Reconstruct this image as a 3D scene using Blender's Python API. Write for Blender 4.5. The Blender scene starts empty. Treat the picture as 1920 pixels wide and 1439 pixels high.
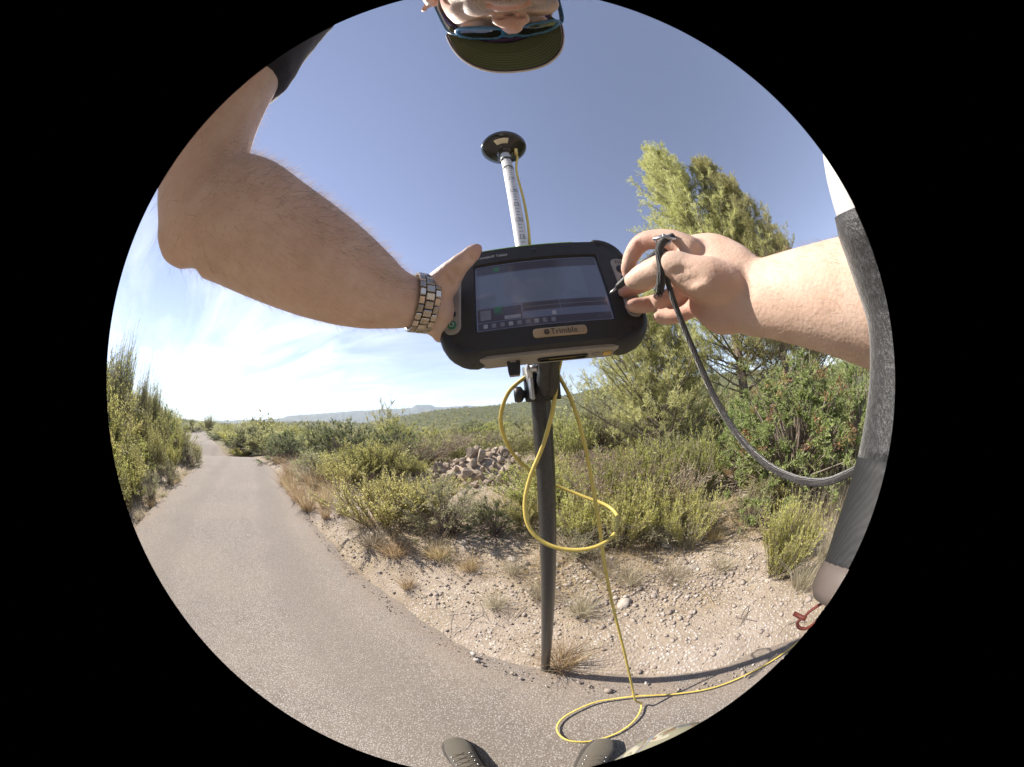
import bpy, math, random
import numpy as np
from mathutils import Matrix, Vector

# ------------------------------------------------------------------ camera
SC = bpy.context.scene
SC.render.engine = 'CYCLES'
CX, CY, RPX = 940.0, 717.0, 740.0            # image circle of the fisheye lens (photo pixels)
CAM_H = 1.16
PITCH, ROLL, HALF_FOV = math.radians(9.0), math.radians(4.6), math.radians(96.0)
FWD = np.array([0, math.cos(PITCH), math.sin(PITCH)])
_u0 = np.array([0, -math.sin(PITCH), math.cos(PITCH)])
_x0 = np.array([1.0, 0, 0])
RGT = math.cos(ROLL) * _x0 - math.sin(ROLL) * _u0
UPV = math.sin(ROLL) * _x0 + math.cos(ROLL) * _u0
ORG = np.array([0, 0, CAM_H])
camd = bpy.data.cameras.new('camera')
cam = bpy.data.objects.new('camera', camd)
SC.collection.objects.link(cam)
SC.camera = cam
camd.type = 'PANO'
pan = camd if hasattr(camd, 'panorama_type') else camd.cycles
pan.panorama_type = 'FISHEYE_LENS_POLYNOMIAL'
camd.sensor_fit = 'HORIZONTAL'
camd.sensor_width = 36
pan.fisheye_polynomial_k0 = 0
pan.fisheye_polynomial_k1 = -HALF_FOV / (RPX / 1920 * 36)
pan.fisheye_polynomial_k2 = pan.fisheye_polynomial_k3 = pan.fisheye_polynomial_k4 = 0
pan.fisheye_fov = 2 * HALF_FOV
camd.shift_x = 20 / 1920
camd.shift_y = -2.5 / 1920
camd.clip_start = 0.01
camd.clip_end = 40000
cam.matrix_world = Matrix([[RGT[i], UPV[i], -FWD[i], ORG[i]] for i in range(3)] + [[0, 0, 0, 1]])

# ------------------------------------------------------------------ sky and sun
SUN_AZ, SUN_EL = math.radians(-68.0), math.radians(48.0)
world = bpy.data.worlds.new('World')
SC.world = world
world.use_nodes = True
nt = world.node_tree
nt.nodes.clear()
N = nt.nodes.new
L = nt.links.new
sky = N('ShaderNodeTexSky')
sky.sky_type = 'NISHITA'
sky.sun_disc = False
sky.sun_elevation = SUN_EL
sky.sun_rotation = SUN_AZ % (2 * math.pi)
sky.altitude = 300
sky.air_density = 0.8
sky.dust_density = 0.0
sky.ozone_density = 2.1
bg = N('ShaderNodeBackground')
bg.inputs['Strength'].default_value = 0.068
wo = N('ShaderNodeOutputWorld')
# thin cirrus: noise on a flat layer high above, denser low over the horizon
tc = N('ShaderNodeTexCoord')
sep = N('ShaderNodeSeparateXYZ')
L(tc.outputs['Generated'], sep.inputs[0])
def wmath(op, a, b=None, clamp=False):
    n = N('ShaderNodeMath'); n.operation = op; n.use_clamp = clamp
    for i, v in enumerate((a, b)):
        if v is None: continue
        if isinstance(v, (int, float)): n.inputs[i].default_value = v
        else: L(v, n.inputs[i])
    return n.outputs[0]
zz = wmath('ADD', wmath('MAXIMUM', sep.outputs[2], 0.0), 0.12)
comb = N('ShaderNodeCombineXYZ')
L(wmath('DIVIDE', sep.outputs[0], zz), comb.inputs[0])
L(wmath('DIVIDE', sep.outputs[1], zz), comb.inputs[1])
mp = N('ShaderNodeMapping'); mp.inputs['Rotation'].default_value = (0, 0, 0.55); mp.inputs['Scale'].default_value = (0.75, 1.7, 1)
L(comb.outputs[0], mp.inputs[0])
n1 = N('ShaderNodeTexNoise'); n1.inputs['Scale'].default_value = 0.9; n1.inputs['Detail'].default_value = 9; n1.inputs['Roughness'].default_value = 0.62; n1.inputs['Distortion'].default_value = 0.9
L(mp.outputs[0], n1.inputs['Vector'])
n2 = N('ShaderNodeTexNoise'); n2.inputs['Scale'].default_value = 0.33; n2.inputs['Detail'].default_value = 2
L(comb.outputs[0], n2.inputs['Vector'])
r1 = N('ShaderNodeValToRGB'); r1.color_ramp.elements[0].position = 0.40; r1.color_ramp.elements[1].position = 0.60
L(n1.outputs[0], r1.inputs[0])
r2 = N('ShaderNodeValToRGB'); r2.color_ramp.elements[0].position = 0.32; r2.color_ramp.elements[1].position = 0.52
L(n2.outputs[0], r2.inputs[0])
low = N('ShaderNodeMapRange'); low.inputs[1].default_value = 0.75; low.inputs[2].default_value = 0.35; low.clamp = True
L(sep.outputs[2], low.inputs[0])
cov = wmath('MULTIPLY', wmath('MULTIPLY', r1.outputs[0], r2.outputs[0]), low.outputs[0])
side = N('ShaderNodeMapRange'); side.inputs[1].default_value = 0.35; side.inputs[2].default_value = -0.45; side.clamp = True      # the cirrus lies to the left, over the road
L(sep.outputs[0], side.inputs[0])
above = wmath('GREATER_THAN', sep.outputs[2], 0.0)
cov = wmath('MULTIPLY', wmath('MULTIPLY', cov, wmath('MULTIPLY', side.outputs[0], above)), 0.9)
# a cloud scatters the sun's light forwards: as bright as the sky glow behind it plus its own white
mixc = N('ShaderNodeMix'); mixc.data_type = 'RGBA'
L(cov, mixc.inputs['Factor'])
soft = N('ShaderNodeHueSaturation'); soft.inputs['Saturation'].default_value = 0.74; soft.inputs['Hue'].default_value = 0.512      # the hazy, slightly violet blue of that day
L(sky.outputs[0], soft.inputs['Color'])
L(soft.outputs[0], mixc.inputs['A'])
gl = N('ShaderNodeVectorMath'); gl.operation = 'MULTIPLY_ADD'
L(soft.outputs[0], gl.inputs[0]); gl.inputs[1].default_value = (0.75, 0.75, 0.75); gl.inputs[2].default_value = (2.9, 2.9, 2.8)
L(gl.outputs[0], mixc.inputs['B'])
L(mixc.outputs['Result'], bg.inputs['Color'])
L(bg.outputs[0], wo.inputs[0])

sund = bpy.data.lights.new('sun', 'SUN')
sund.energy = 3.0
sund.angle = math.radians(0.53)
sund.color = (1.0, 0.93, 0.82)
sun = bpy.data.objects.new('sun', sund)
SC.collection.objects.link(sun)
sdir = Vector((math.sin(SUN_AZ) * math.cos(SUN_EL), math.cos(SUN_AZ) * math.cos(SUN_EL), math.sin(SUN_EL)))
sun.rotation_euler = sdir.to_track_quat('Z', 'Y').to_euler()
sun.location = (-30, 20, 40)

SC.view_settings.view_transform = 'Standard'
SC.view_settings.look = 'None'
SC.view_settings.gamma = 1.0
SC.view_settings.use_curve_mapping = False
SC.view_settings.exposure = 1.65
SC.cycles.use_denoising = True
SC.cycles.max_bounces = 8
SC.cycles.diffuse_bounces = 5
SC.cycles.transmission_bounces = 4
SC.cycles.transparent_max_bounces = 6
SC.cycles.volume_bounces = 1
SC.cycles.caustics_reflective = False
SC.cycles.caustics_refractive = False
SC.cycles.sample_clamp_indirect = 6

# ------------------------------------------------------------------ helpers
rng = np.random.default_rng(11)
random.seed(11)
COL = SC.collection

def ray(px, py):
    dx, dy = px - CX, CY - py
    r = math.hypot(dx, dy)
    th = r / RPX * HALF_FOV
    if r < 1e-6: return FWD.copy()
    return math.cos(th) * FWD + math.sin(th) * (dx / r * RGT + dy / r * UPV)
def at(px, py, d): return ORG + d * ray(px, py)
def azel(px, py):
    d = ray(px, py)
    return math.atan2(d[0], d[1]), math.asin(d[2])
def unit(v):
    v = np.asarray(v, float)
    return v / (np.linalg.norm(v, axis=-1, keepdims=True) + 1e-12)

def mesh(name, V, F, smooth=False, attrs=None):
    """V (n,3); F an (m,3|4) array or list of faces."""
    V = np.asarray(V, np.float32)
    me = bpy.data.meshes.new(name)
    if isinstance(F, np.ndarray) and F.ndim == 2:
        k = F.shape[1]; m = len(F)
        me.vertices.add(len(V)); me.vertices.foreach_set('co', V.ravel())
        me.loops.add(m * k); me.loops.foreach_set('vertex_index', F.astype(np.int32).ravel())
        me.polygons.add(m)
        me.polygons.foreach_set('loop_start', np.arange(0, m * k, k, dtype=np.int32))
        me.polygons.foreach_set('loop_total', np.full(m, k, np.int32))
        me.update(calc_edges=True)
    else:
        me.from_pydata([tuple(map(float, v)) for v in V], [], [tuple(map(int, f)) for f in F])
        me.update()
    for an, av in (attrs or {}).items():
        a = me.attributes.new(an, 'FLOAT', 'POINT')
        a.data.foreach_set('value', np.asarray(av, np.float32))
    if smooth:
        me.polygons.foreach_set('use_smooth', np.ones(len(me.polygons), bool))
    return me

def obj(name, me, mat, parent=None, loc=None, rot=None, scale=None):
    o = bpy.data.objects.new(name, me)
    COL.objects.link(o)
    if mat is not None and me is not None:
        if len(me.materials) == 0: me.materials.append(mat)
        elif me.materials[0] is not mat:                    # shared mesh, material kept on the object
            o.material_slots[0].link = 'OBJECT'; o.material_slots[0].material = mat
    if parent is not None: o.parent = parent
    if loc is not None: o.location = tuple(float(x) for x in loc)
    if rot is not None: o.rotation_euler = tuple(float(x) for x in rot)
    if scale is not None: o.scale = tuple(float(x) for x in scale)
    return o
def wpart(name, V, F, mat, parent, smooth=False, attrs=None):
    """a part whose vertices are given in world coordinates, under an unrotated Empty"""
    off = np.array(parent.matrix_basis.translation) if parent is not None else np.zeros(3)
    pp = parent.parent if parent is not None else None
    while pp is not None:
        off = off + np.array(pp.matrix_basis.translation); pp = pp.parent
    return obj(name, mesh(name, np.asarray(V) - off, F, smooth, attrs), mat, parent)
def tag(o, label=None, cat=None, group=None, kind=None):
    if label: o['label'] = label
    if cat: o['category'] = cat
    if group: o['group'] = group
    if kind: o['kind'] = kind
    return o
def thing(name, label, cat, loc=(0, 0, 0), group=None, rz=0.0, scale=None):
    o = bpy.data.objects.new(name, None)
    COL.objects.link(o)
    o.empty_display_size = 0.1
    o.location = tuple(float(x) for x in loc); o.rotation_euler = (0, 0, rz)
    if scale is not None: o.scale = tuple(float(x) for x in scale)
    return tag(o, label, cat, group)
def solo(name, V, F, mat, label, cat, group=None, smooth=False, origin=None):
    V = np.asarray(V, float)
    o0 = np.asarray(origin if origin is not None else V.mean(0))
    o = obj(name, mesh(name, V - o0, F, smooth), mat, None, o0)
    return tag(o, label, cat, group)
def copy_tree(o, parent=None):
    c = o.copy(); COL.objects.link(c); c.parent = parent
    for ch in list(o.children): copy_tree(ch, c)
    return c

# geometry kit: every function returns (V, F) with F an array of quads
def join(*parts):
    Vs, Fs, n = [], [], 0
    mixed = any(isinstance(F, list) for _, F in parts)
    for V, F in parts:
        Vs.append(np.asarray(V, float))
        if mixed: Fs += [tuple(int(k) + n for k in f) for f in F]
        else: Fs.append(np.asarray(F) + n)
        n += len(V)
    return np.vstack(Vs), (Fs if mixed else np.vstack(Fs))
def frames(P, up=None):
    P = np.asarray(P, float)
    T = unit(np.gradient(P, axis=0))
    u = np.asarray(up if up is not None else (0, 0, 1), float)
    if abs(T[0] @ unit(u)) > 0.95: u = np.array([1.0, 0, 0]) if abs(T[0][0]) < 0.8 else np.array([0, 1.0, 0])
    A = np.zeros_like(P); B = np.zeros_like(P)
    a = unit(u - T[0] * (u @ T[0]))
    for i in range(len(P)):
        a = unit(a - T[i] * (a @ T[i])); A[i] = a; B[i] = np.cross(T[i], a)
    return T, A, B
def spline(P, n):
    """Catmull-Rom through the points, n samples"""
    P = np.asarray(P, float)
    Q = np.vstack([2 * P[0] - P[1], P, 2 * P[-1] - P[-2]])
    t = np.linspace(0, len(P) - 1 - 1e-6, n)
    i = t.astype(int); f = (t - i)[:, None]
    p0, p1, p2, p3 = Q[i], Q[i + 1], Q[i + 2], Q[i + 3]
    return 0.5 * (2 * p1 + (p2 - p0) * f + (2 * p0 - 5 * p1 + 4 * p2 - p3) * f ** 2 + (3 * p1 - p0 - 3 * p2 + p3) * f ** 3)
def tube(P, ra, rb=None, seg=12, up=None, cap=True, roundcap=False):
    """closed sweep; ra is the radius along the frame's up axis, rb across it"""
    P = np.asarray(P, float); n = len(P)
    ra = np.broadcast_to(np.asarray(ra, float), n).copy()
    rb = ra.copy() if rb is None else np.broadcast_to(np.asarray(rb, float), n).copy()
    if roundcap:
        T = unit(np.gradient(P, axis=0))
        k = 4
        a0 = [P[0] - T[0] * min(ra[0], rb[0]) * math.cos(i / k * math.pi / 2) for i in range(k)]
        a1 = [P[-1] + T[-1] * min(ra[-1], rb[-1]) * math.sin(i / k * math.pi / 2) for i in range(1, k + 1)]
        s0 = np.array([max(0.06, math.sin(i / k * math.pi / 2)) for i in range(k)])
        s1 = np.array([max(0.06, math.cos(i / k * math.pi / 2)) for i in range(1, k + 1)])
        T0, A0, B0 = frames(P, up)
        A = np.vstack([np.repeat(A0[:1], k, 0), A0, np.repeat(A0[-1:], k, 0)])
        B = np.vstack([np.repeat(B0[:1], k, 0), B0, np.repeat(B0[-1:], k, 0)])
        P = np.vstack([a0, P, a1])
        ra = np.concatenate([ra[0] * s0, ra, ra[-1] * s1]); rb = np.concatenate([rb[0] * s0, rb, rb[-1] * s1])
        n = len(P)
    else:
        T, A, B = frames(P, up)
    th = np.linspace(0, 2 * math.pi, seg, endpoint=False)
    V = P[:, None, :] + ra[:, None, None] * np.cos(th)[None, :, None] * A[:, None, :] + rb[:, None, None] * np.sin(th)[None, :, None] * B[:, None, :]
    V = V.reshape(-1, 3)
    i = np.arange(n - 1)[:, None] * seg; j = np.arange(seg)[None, :]; j2 = (j + 1) % seg
    F = np.stack([i + j, i + j2, i + seg + j2, i + seg + j], -1).reshape(-1, 4)
    if cap:
        V = np.vstack([V, P[0], P[-1]])
        c0, c1 = len(V) - 2, len(V) - 1
        m = (n - 1) * seg
        h = np.arange(0, seg, 2)
        if seg % 2 == 0:
            F = np.vstack([F, np.stack([np.full(len(h), c0), (h + 2) % seg, h + 1, h], -1), np.stack([np.full(len(h), c1), m + h, m + h + 1, m + (h + 2) % seg], -1)])
    return V, F
def ellipsoid(c, r, rot=None, nu=20, nv=12):
    u = np.linspace(0, 2 * math.pi, nu, endpoint=False)
    v = np.linspace(0, math.pi, nv + 1)[1:-1]
    V = np.stack([np.outer(np.sin(v), np.cos(u)), np.outer(np.sin(v), np.sin(u)), np.outer(np.cos(v), np.ones(nu))], -1).reshape(-1, 3)
    V = np.vstack([V, [0, 0, 1], [0, 0, -1]]) * np.asarray(r)
    if rot is not None: V = V @ np.array(rot).T
    V = V + np.asarray(c)
    i = np.arange(nv - 2)[:, None] * nu; j = np.arange(nu)[None, :]; j2 = (j + 1) % nu
    F = np.stack([i + j, i + nu + j, i + nu + j2, i + j2], -1).reshape(-1, 4)
    t, b = len(V) - 2, len(V) - 1; m = (nv - 2) * nu
    h = np.arange(0, nu, 2)
    F = np.vstack([F, np.stack([np.full(len(h), t), h, h + 1, (h + 2) % nu], -1), np.stack([np.full(len(h), b), m + (h + 2) % nu, m + h + 1, m + h], -1)])
    return V, F
def box(c, s, bev=0.0):
    """box with chamfered edges (bev) as quads; c centre, s full sizes"""
    c = np.asarray(c, float); s = np.asarray(s, float) / 2
    if bev <= 0:
        V = np.array([[x, y, z] for x in (-1, 1) for y in (-1, 1) for z in (-1, 1)]) * s + c
        F = np.array([[0, 1, 3, 2], [4, 6, 7, 5], [0, 4, 5, 1], [2, 3, 7, 6], [0, 2, 6, 4], [1, 5, 7, 3]])
        return V, F
    pts = []
    for sx in (-1, 1):
        for sy in (-1, 1):
            for sz in (-1, 1):
                sg = np.array([sx, sy, sz])
                for ax in range(3):
                    q = s - bev; q = q.copy(); q[ax] = s[ax]
                    pts.append(sg * q)
    V = np.array(pts) + c
    def ix(sx, sy, sz, ax): return ((sx > 0) * 4 + (sy > 0) * 2 + (sz > 0)) * 3 + ax
    F = []
    for ax in range(3):
        o = [a for a in range(3) if a != ax]
        for sg in (-1, 1):
            q = []
            for (p, r_) in ((-1, -1), (1, -1), (1, 1), (-1, 1)):
                s3 = [0, 0, 0]; s3[ax] = sg; s3[o[0]] = p; s3[o[1]] = r_
                q.append(ix(*s3, ax))
            if (sg > 0) == (ax == 1): q = q[::-1]
            F.append(q)
    for ax in range(3):          # edges parallel to ax
        o = [a for a in range(3) if a != ax]
        for p in (-1, 1):
            for r_ in (-1, 1):
                a = [0, 0, 0]; b = [0, 0, 0]
                a[o[0]] = b[o[0]] = p; a[o[1]] = b[o[1]] = r_; a[ax] = -1; b[ax] = 1
                F.append([ix(*a, o[0]), ix(*b, o[0]), ix(*b, o[1]), ix(*a, o[1])])
    for k in range(8):
        t = [k * 3, k * 3 + 1, k * 3 + 2]
        F.append(t if bin(k).count('1') % 2 == 1 else t[::-1])
    return V, [tuple(q) for q in F]
def lathe(prof, seg=32):
    """profile of (radius, z) about z"""
    prof = np.asarray(prof, float); n = len(prof)
    th = np.linspace(0, 2 * math.pi, seg, endpoint=False)
    V = np.stack([prof[:, 0:1] * np.cos(th), prof[:, 0:1] * np.sin(th), np.repeat(prof[:, 1:2], seg, 1)], -1).reshape(-1, 3)
    i = np.arange(n - 1)[:, None] * seg; j = np.arange(seg)[None, :]; j2 = (j + 1) % seg
    return V, np.stack([i + j, i + j2, i + seg + j2, i + seg + j], -1).reshape(-1, 4)
def xform(VF, M):
    V, F = VF
    M = np.asarray(M)
    return V @ M[:3, :3].T + M[:3, 3], F
def basis(x, y, z, o):
    M = np.eye(4); M[:3, 0] = x; M[:3, 1] = y; M[:3, 2] = z; M[:3, 3] = o
    return M

# ------------------------------------------------------------------ materials
class MB:
    def __init__(s, name):
        s.m = bpy.data.materials.new(name); s.m.use_nodes = True
        s.t = s.m.node_tree; s.t.nodes.clear()
        s.out = s.n('ShaderNodeOutputMaterial')
    def n(s, k, **kw):
        nd = s.t.nodes.new(k)
        for a, v in kw.items(): setattr(nd, a, v)
        return nd
    def l(s, a, b): s.t.links.new(a, b)
    def set(s, nd, key, v):
        if v is None: return
        if hasattr(v, 'is_output'): s.l(v, nd.inputs[key])
        else:
            sock = nd.inputs[key]
            if sock.type == 'RGBA' and len(v) == 3: v = (*v, 1)
            sock.default_value = v
    def coord(s, kind='Object'):
        return s.n('ShaderNodeTexCoord').outputs[kind]
    def pos(s): return s.n('ShaderNodeNewGeometry').outputs['Position']
    def attr(s, name):
        a = s.n('ShaderNodeAttribute'); a.attribute_name = name
        return a.outputs['Fac']
    def noise(s, vec, scale, detail=4, rough=0.55, dist=0.0):
        nd = s.n('ShaderNodeTexNoise'); s.l(vec, nd.inputs['Vector'])
        nd.inputs['Scale'].default_value = scale; nd.inputs['Detail'].default_value = detail
        nd.inputs['Roughness'].default_value = rough; nd.inputs['Distortion'].default_value = dist
        return nd.outputs[0]
    def voro(s, vec, scale, out='Distance', feature='F1'):
        nd = s.n('ShaderNodeTexVoronoi'); nd.feature = feature; s.l(vec, nd.inputs['Vector'])
        nd.inputs['Scale'].default_value = scale
        return nd.outputs[out]
    def map(s, vec, scale=(1, 1, 1), rot=(0, 0, 0)):
        nd = s.n('ShaderNodeMapping'); s.l(vec, nd.inputs[0]); nd.inputs['Scale'].default_value = scale; nd.inputs['Rotation'].default_value = rot
        return nd.outputs[0]
    def ramp(s, f, stops):
        nd = s.n('ShaderNodeValToRGB'); cr = nd.color_ramp
        while len(cr.elements) < len(stops): cr.elements.new(0.5)
        for e, (p, c) in zip(cr.elements, stops):
            e.position = p; e.color = (c, c, c, 1) if isinstance(c, (int, float)) else (*c, 1)
        s.l(f, nd.inputs[0])
        return nd.outputs[0]
    def mix(s, f, a, b, mode='MIX'):
        nd = s.n('ShaderNodeMix'); nd.data_type = 'RGBA'; nd.blend_type = mode
        s.set(nd, 'Factor', f); s.set(nd, 'A', a); s.set(nd, 'B', b)
        return nd.outputs['Result']
    def math(s, op, a, b=None):
        nd = s.n('ShaderNodeMath'); nd.operation = op
        s.set(nd, 0, a); s.set(nd, 1, b)
        return nd.outputs[0]
    def bump(s, h, strength=0.3, dist=0.01, normal=None):
        nd = s.n('ShaderNodeBump'); nd.inputs['Strength'].default_value = strength; nd.inputs['Distance'].default_value = dist
        s.l(h, nd.inputs['Height'])
        if normal is not None: s.l(normal, nd.inputs['Normal'])
        return nd.outputs[0]
    def pbsdf(s, color, rough=0.6, metal=0.0, normal=None, **kw):
        p = s.n('ShaderNodeBsdfPrincipled')
        s.set(p, 'Base Color', color); s.set(p, 'Roughness', rough); s.set(p, 'Metallic', metal)
        if normal is not None: s.l(normal, p.inputs['Normal'])
        for k, v in kw.items(): s.set(p, k.replace('_', ' '), v)
        s.l(p.outputs[0], s.out.inputs[0])
        return p
def plain(name, color, rough=0.6, metal=0.0, var=0.12, scale=40.0, bump=0.0, bscale=200.0, **kw):
    b = MB(name); c = b.coord()
    n = b.noise(c, scale, 5)
    lo = tuple(max(0, x * (1 - var)) for x in color); hi = tuple(min(1, x * (1 + var)) for x in color)
    col = b.ramp(n, [(0.3, lo), (0.7, hi)])
    rr = b.ramp(b.noise(c, scale * 2.3, 3), [(0.3, max(0.02, rough - 0.08)), (0.7, min(1, rough + 0.08))])
    nm = b.bump(b.noise(c, bscale, 3), bump, 0.002) if bump > 0 else None
    b.pbsdf(col, rr, metal, nm, **kw)
    return b.m
def leafmat(name, c0, c1, c2=None, trans=0.35, rough=0.55, spec=0.25):
    """leaf colour varies from leaf to leaf (attribute tint) and from plant to plant"""
    b = MB(name)
    t = b.attr('tint')
    oi = b.n('ShaderNodeObjectInfo').outputs['Random']
    stops = [(0.0, c0), (0.75, c1)] + ([(1.0, c2)] if c2 else [])
    col = b.ramp(t, stops)
    hsv = b.n('ShaderNodeHueSaturation')
    b.l(col, hsv.inputs['Color'])
    mr = b.n('ShaderNodeMapRange'); b.l(oi, mr.inputs[0]); mr.inputs[3].default_value = 0.485; mr.inputs[4].default_value = 0.512
    b.l(mr.outputs[0], hsv.inputs['Hue'])
    mv = b.n('ShaderNodeMapRange'); b.l(oi, mv.inputs[0]); mv.inputs[3].default_value = 0.85; mv.inputs[4].default_value = 1.2
    b.l(mv.outputs[0], hsv.inputs['Value'])
    p = b.n('ShaderNodeBsdfPrincipled')
    b.l(hsv.outputs[0], p.inputs['Base Color']); p.inputs['Roughness'].default_value = rough
    p.inputs['Specular IOR Level'].default_value = spec
    tr = b.n('ShaderNodeBsdfTranslucent'); trans = trans and min(0.64, trans + 0.18); b.l(hsv.outputs[0], tr.inputs[0])
    ms = b.n('ShaderNodeMixShader'); ms.inputs[0].default_value = trans
    b.l(p.outputs[0], ms.inputs[1]); b.l(tr.outputs[0], ms.inputs[2]); b.l(ms.outputs[0], b.out.inputs[0])
    return b.m
# ------------------------------------------------------------------ terrain
TD = unit(np.array([-0.8672, 0.498]))            # direction of the road
ND = np.array([0.498, 0.8672])                   # across it, towards the scrub
def vnoise(x, y, s, seed=0):
    """cheap smooth value noise"""
    x = np.asarray(x, float) / s + seed * 17.3; y = np.asarray(y, float) / s - seed * 9.1
    xi = np.floor(x); yi = np.floor(y); fx = x - xi; fy = y - yi
    fx = fx * fx * (3 - 2 * fx); fy = fy * fy * (3 - 2 * fy)
    def h(a, b):
        v = np.sin(a * 127.1 + b * 311.7 + seed * 74.7) * 43758.5453
        return v - np.floor(v)
    return (h(xi, yi) * (1 - fx) + h(xi + 1, yi) * fx) * (1 - fy) + (h(xi, yi + 1) * (1 - fx) + h(xi + 1, yi + 1) * fx) * fy - 0.5
def sstep(a, b, x):
    t = np.clip((np.asarray(x, float) - a) / (b - a), 0, 1)
    return t * t * (3 - 2 * t)
ROAD_T = np.array([-60, -20, 0, 5, 7.5, 9, 10.5, 12, 14, 16, 20, 26, 34, 45, 70])
ROAD_C = np.array([-0.72, -0.72, -0.72, -0.74, -0.85, -1.1, -1.5, -2.2, -3.2, -4.0, -5.15, -6.7, -8.8, -11.5, -17])
ROAD_HW = 1.33
def road_c(t): return np.interp(t, ROAD_T, ROAD_C)
def road_z(t): return -0.42 * np.exp(-((np.asarray(t, float) - 13.2) / 1.9) ** 2) + 0.0 * np.asarray(t, float)
# ridge line of the green hills: photograph azimuths and elevations, 640 m away
RIDGE = [azel(*p) for p in [(300, 800), (430, 797), (520, 792), (600, 790), (680, 794), (760, 779), (830, 768), (900, 763), (960, 757), (1010, 750), (1080, 738), (1150, 722), (1300, 705), (1450, 690), (1600, 690)]]
RAZ = np.array([math.degrees(a) for a, e in RIDGE]); REL = np.array([math.tan(e) for a, e in RIDGE])
def ridge_tan(azd):
    return np.interp(azd, np.concatenate([[-180], RAZ, [180]]), np.concatenate([[0.006], REL, [0.01]]))
def height(x, y):
    x = np.asarray(x, float); y = np.asarray(y, float)
    t = x * TD[0] + y * TD[1]; n = x * ND[0] + y * ND[1]
    dn = n - road_c(t); r = np.hypot(x, y); azd = np.degrees(np.arctan2(x, y))
    right = dn - ROAD_HW; left = -dn - ROAD_HW
    z = np.where(dn > 0, 0.03 * sstep(0.1, 1.5, right), 0.55 * sstep(0.15, 2.6, left) + 0.06 * sstep(0, 0.5, left))
    off = sstep(0.05, 0.9, np.maximum(right, left))
    z = z + off * (0.07 * vnoise(x, y, 0.9, 1) + 0.035 * vnoise(x, y, 0.3, 2) + 0.014 * vnoise(x, y, 0.1, 3))
    z = z + sstep(2, 8, np.maximum(right, left)) * (0.35 * vnoise(x, y, 5, 4))
    # the land falls away to a wide valley and rises to the hills beyond it
    front = sstep(-62, -38, azd) * (1 - sstep(105, 150, azd))
    z = z - front * (0.9 * sstep(7, 26, r) + 8.0 * sstep(24, 170, r))
    z = z + road_z(t) * np.exp(-(np.maximum(0, np.abs(dn) - 1.4) / 1.5) ** 2)
    rt = ridge_tan(azd)
    hill = (rt * 640 + CAM_H) * sstep(170, 640, r) ** 1.35 + front * 8.9 * sstep(170, 640, r) ** 1.35
    lump = sstep(40, 300, r) * (3.0 * (vnoise(x, y, 90, 6) - 0.4) + 6.0 * (vnoise(x, y, 210, 7) - 0.45)) * (1 - sstep(420, 620, r) * 0.75)
    z = z + hill * (1 - 1.15 * sstep(660, 2500, r)) + lump * front
    # carve the bed of the road
    bed = 1 - sstep(0.0, 0.16, np.abs(dn) - ROAD_HW)
    z = np.where(bed > 0, z * (1 - bed) + bed * (road_z(t) - 0.05), z)
    return z

_S = np.geomspace(0.4, 400, 3000)
def ground_at(px, py):
    """where the ray through a pixel meets the ground"""
    d = ray(px, py)
    P = ORG + _S[:, None] * d
    hit = np.nonzero(P[:, 2] <= height(P[:, 0], P[:, 1]))[0]
    return P[hit[0]] if len(hit) else P[-1]

rr = np.concatenate([[0.0], np.geomspace(0.18, 60, 190), np.geomspace(62, 14000, 110)])
na = 280
aa = np.linspace(-math.pi, math.pi, na, endpoint=False)
GX = np.outer(rr[1:], np.sin(aa)); GY = np.outer(rr[1:], np.cos(aa))
GV = np.vstack([[0, 0, float(height(0, 0))], np.stack([GX.ravel(), GY.ravel(), height(GX, GY).ravel()], 1)])
nr = len(rr) - 1
i = (np.arange(nr - 1) * na)[:, None] + 1; j = np.arange(na)[None, :]; j2 = (j + 1) % na
GF = np.stack([i + j, i + na + j, i + na + j2, i + j2], -1).reshape(-1, 4)
GFl = np.vstack([GF, np.stack([np.zeros(na // 2, int), 1 + np.arange(0, na, 2), 1 + np.arange(1, na, 2), 1 + (np.arange(0, na, 2) + 2) % na], -1)])

b = MB('dry stony earth')
P = b.pos()
big = b.noise(P, 0.55, 4)
mid = b.noise(P, 5.0, 5, 0.65)
fine = b.noise(P, 60, 4, 0.7)
earth = b.ramp(mid, [(0.28, (0.213, 0.162, 0.124)), (0.5, (0.302, 0.241, 0.190)), (0.72, (0.391, 0.330, 0.274))])
earth = b.mix(b.ramp(fine, [(0.35, 0.0), (0.75, 0.65)]), earth, (0.447, 0.391, 0.335))
litter = b.ramp(b.noise(P, 22, 6, 0.75), [(0.45, (0.190, 0.140, 0.083)), (0.7, (0.402, 0.313, 0.190))])
earth = b.mix(b.ramp(big, [(0.38, 0.0), (0.58, 0.85)]), earth, litter)
pebc = b.voro(P, 55, 'Color'); pebd = b.voro(P, 55)
pebh = b.n('ShaderNodeHueSaturation'); pebh.inputs['Saturation'].default_value = 0.1; b.l(pebc, pebh.inputs['Color']); pebg = pebh.outputs[0]
pebm = b.ramp(pebd, [(0.25, 0.8), (0.42, 0.0)])
earth = b.mix(b.math('MULTIPLY', pebm, b.ramp(b.noise(P, 3, 3), [(0.4, 0.15), (0.6, 0.9)])), earth, b.mix(0.35, (0.470, 0.420, 0.369), pebg))
far = b.attr('far')
scrub = b.ramp(b.noise(P, 0.12, 6, 0.7), [(0.35, (0.055, 0.065, 0.03)), (0.55, (0.10, 0.105, 0.05)), (0.7, (0.2, 0.17, 0.10))])
col = b.mix(far, earth, scrub)
h1 = b.math('ADD', b.math('MULTIPLY', b.ramp(pebd, [(0.0, 1.0), (0.5, 0.0)]), 0.5), b.math('ADD', fine, b.math('MULTIPLY', mid, 1.5)))
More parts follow.
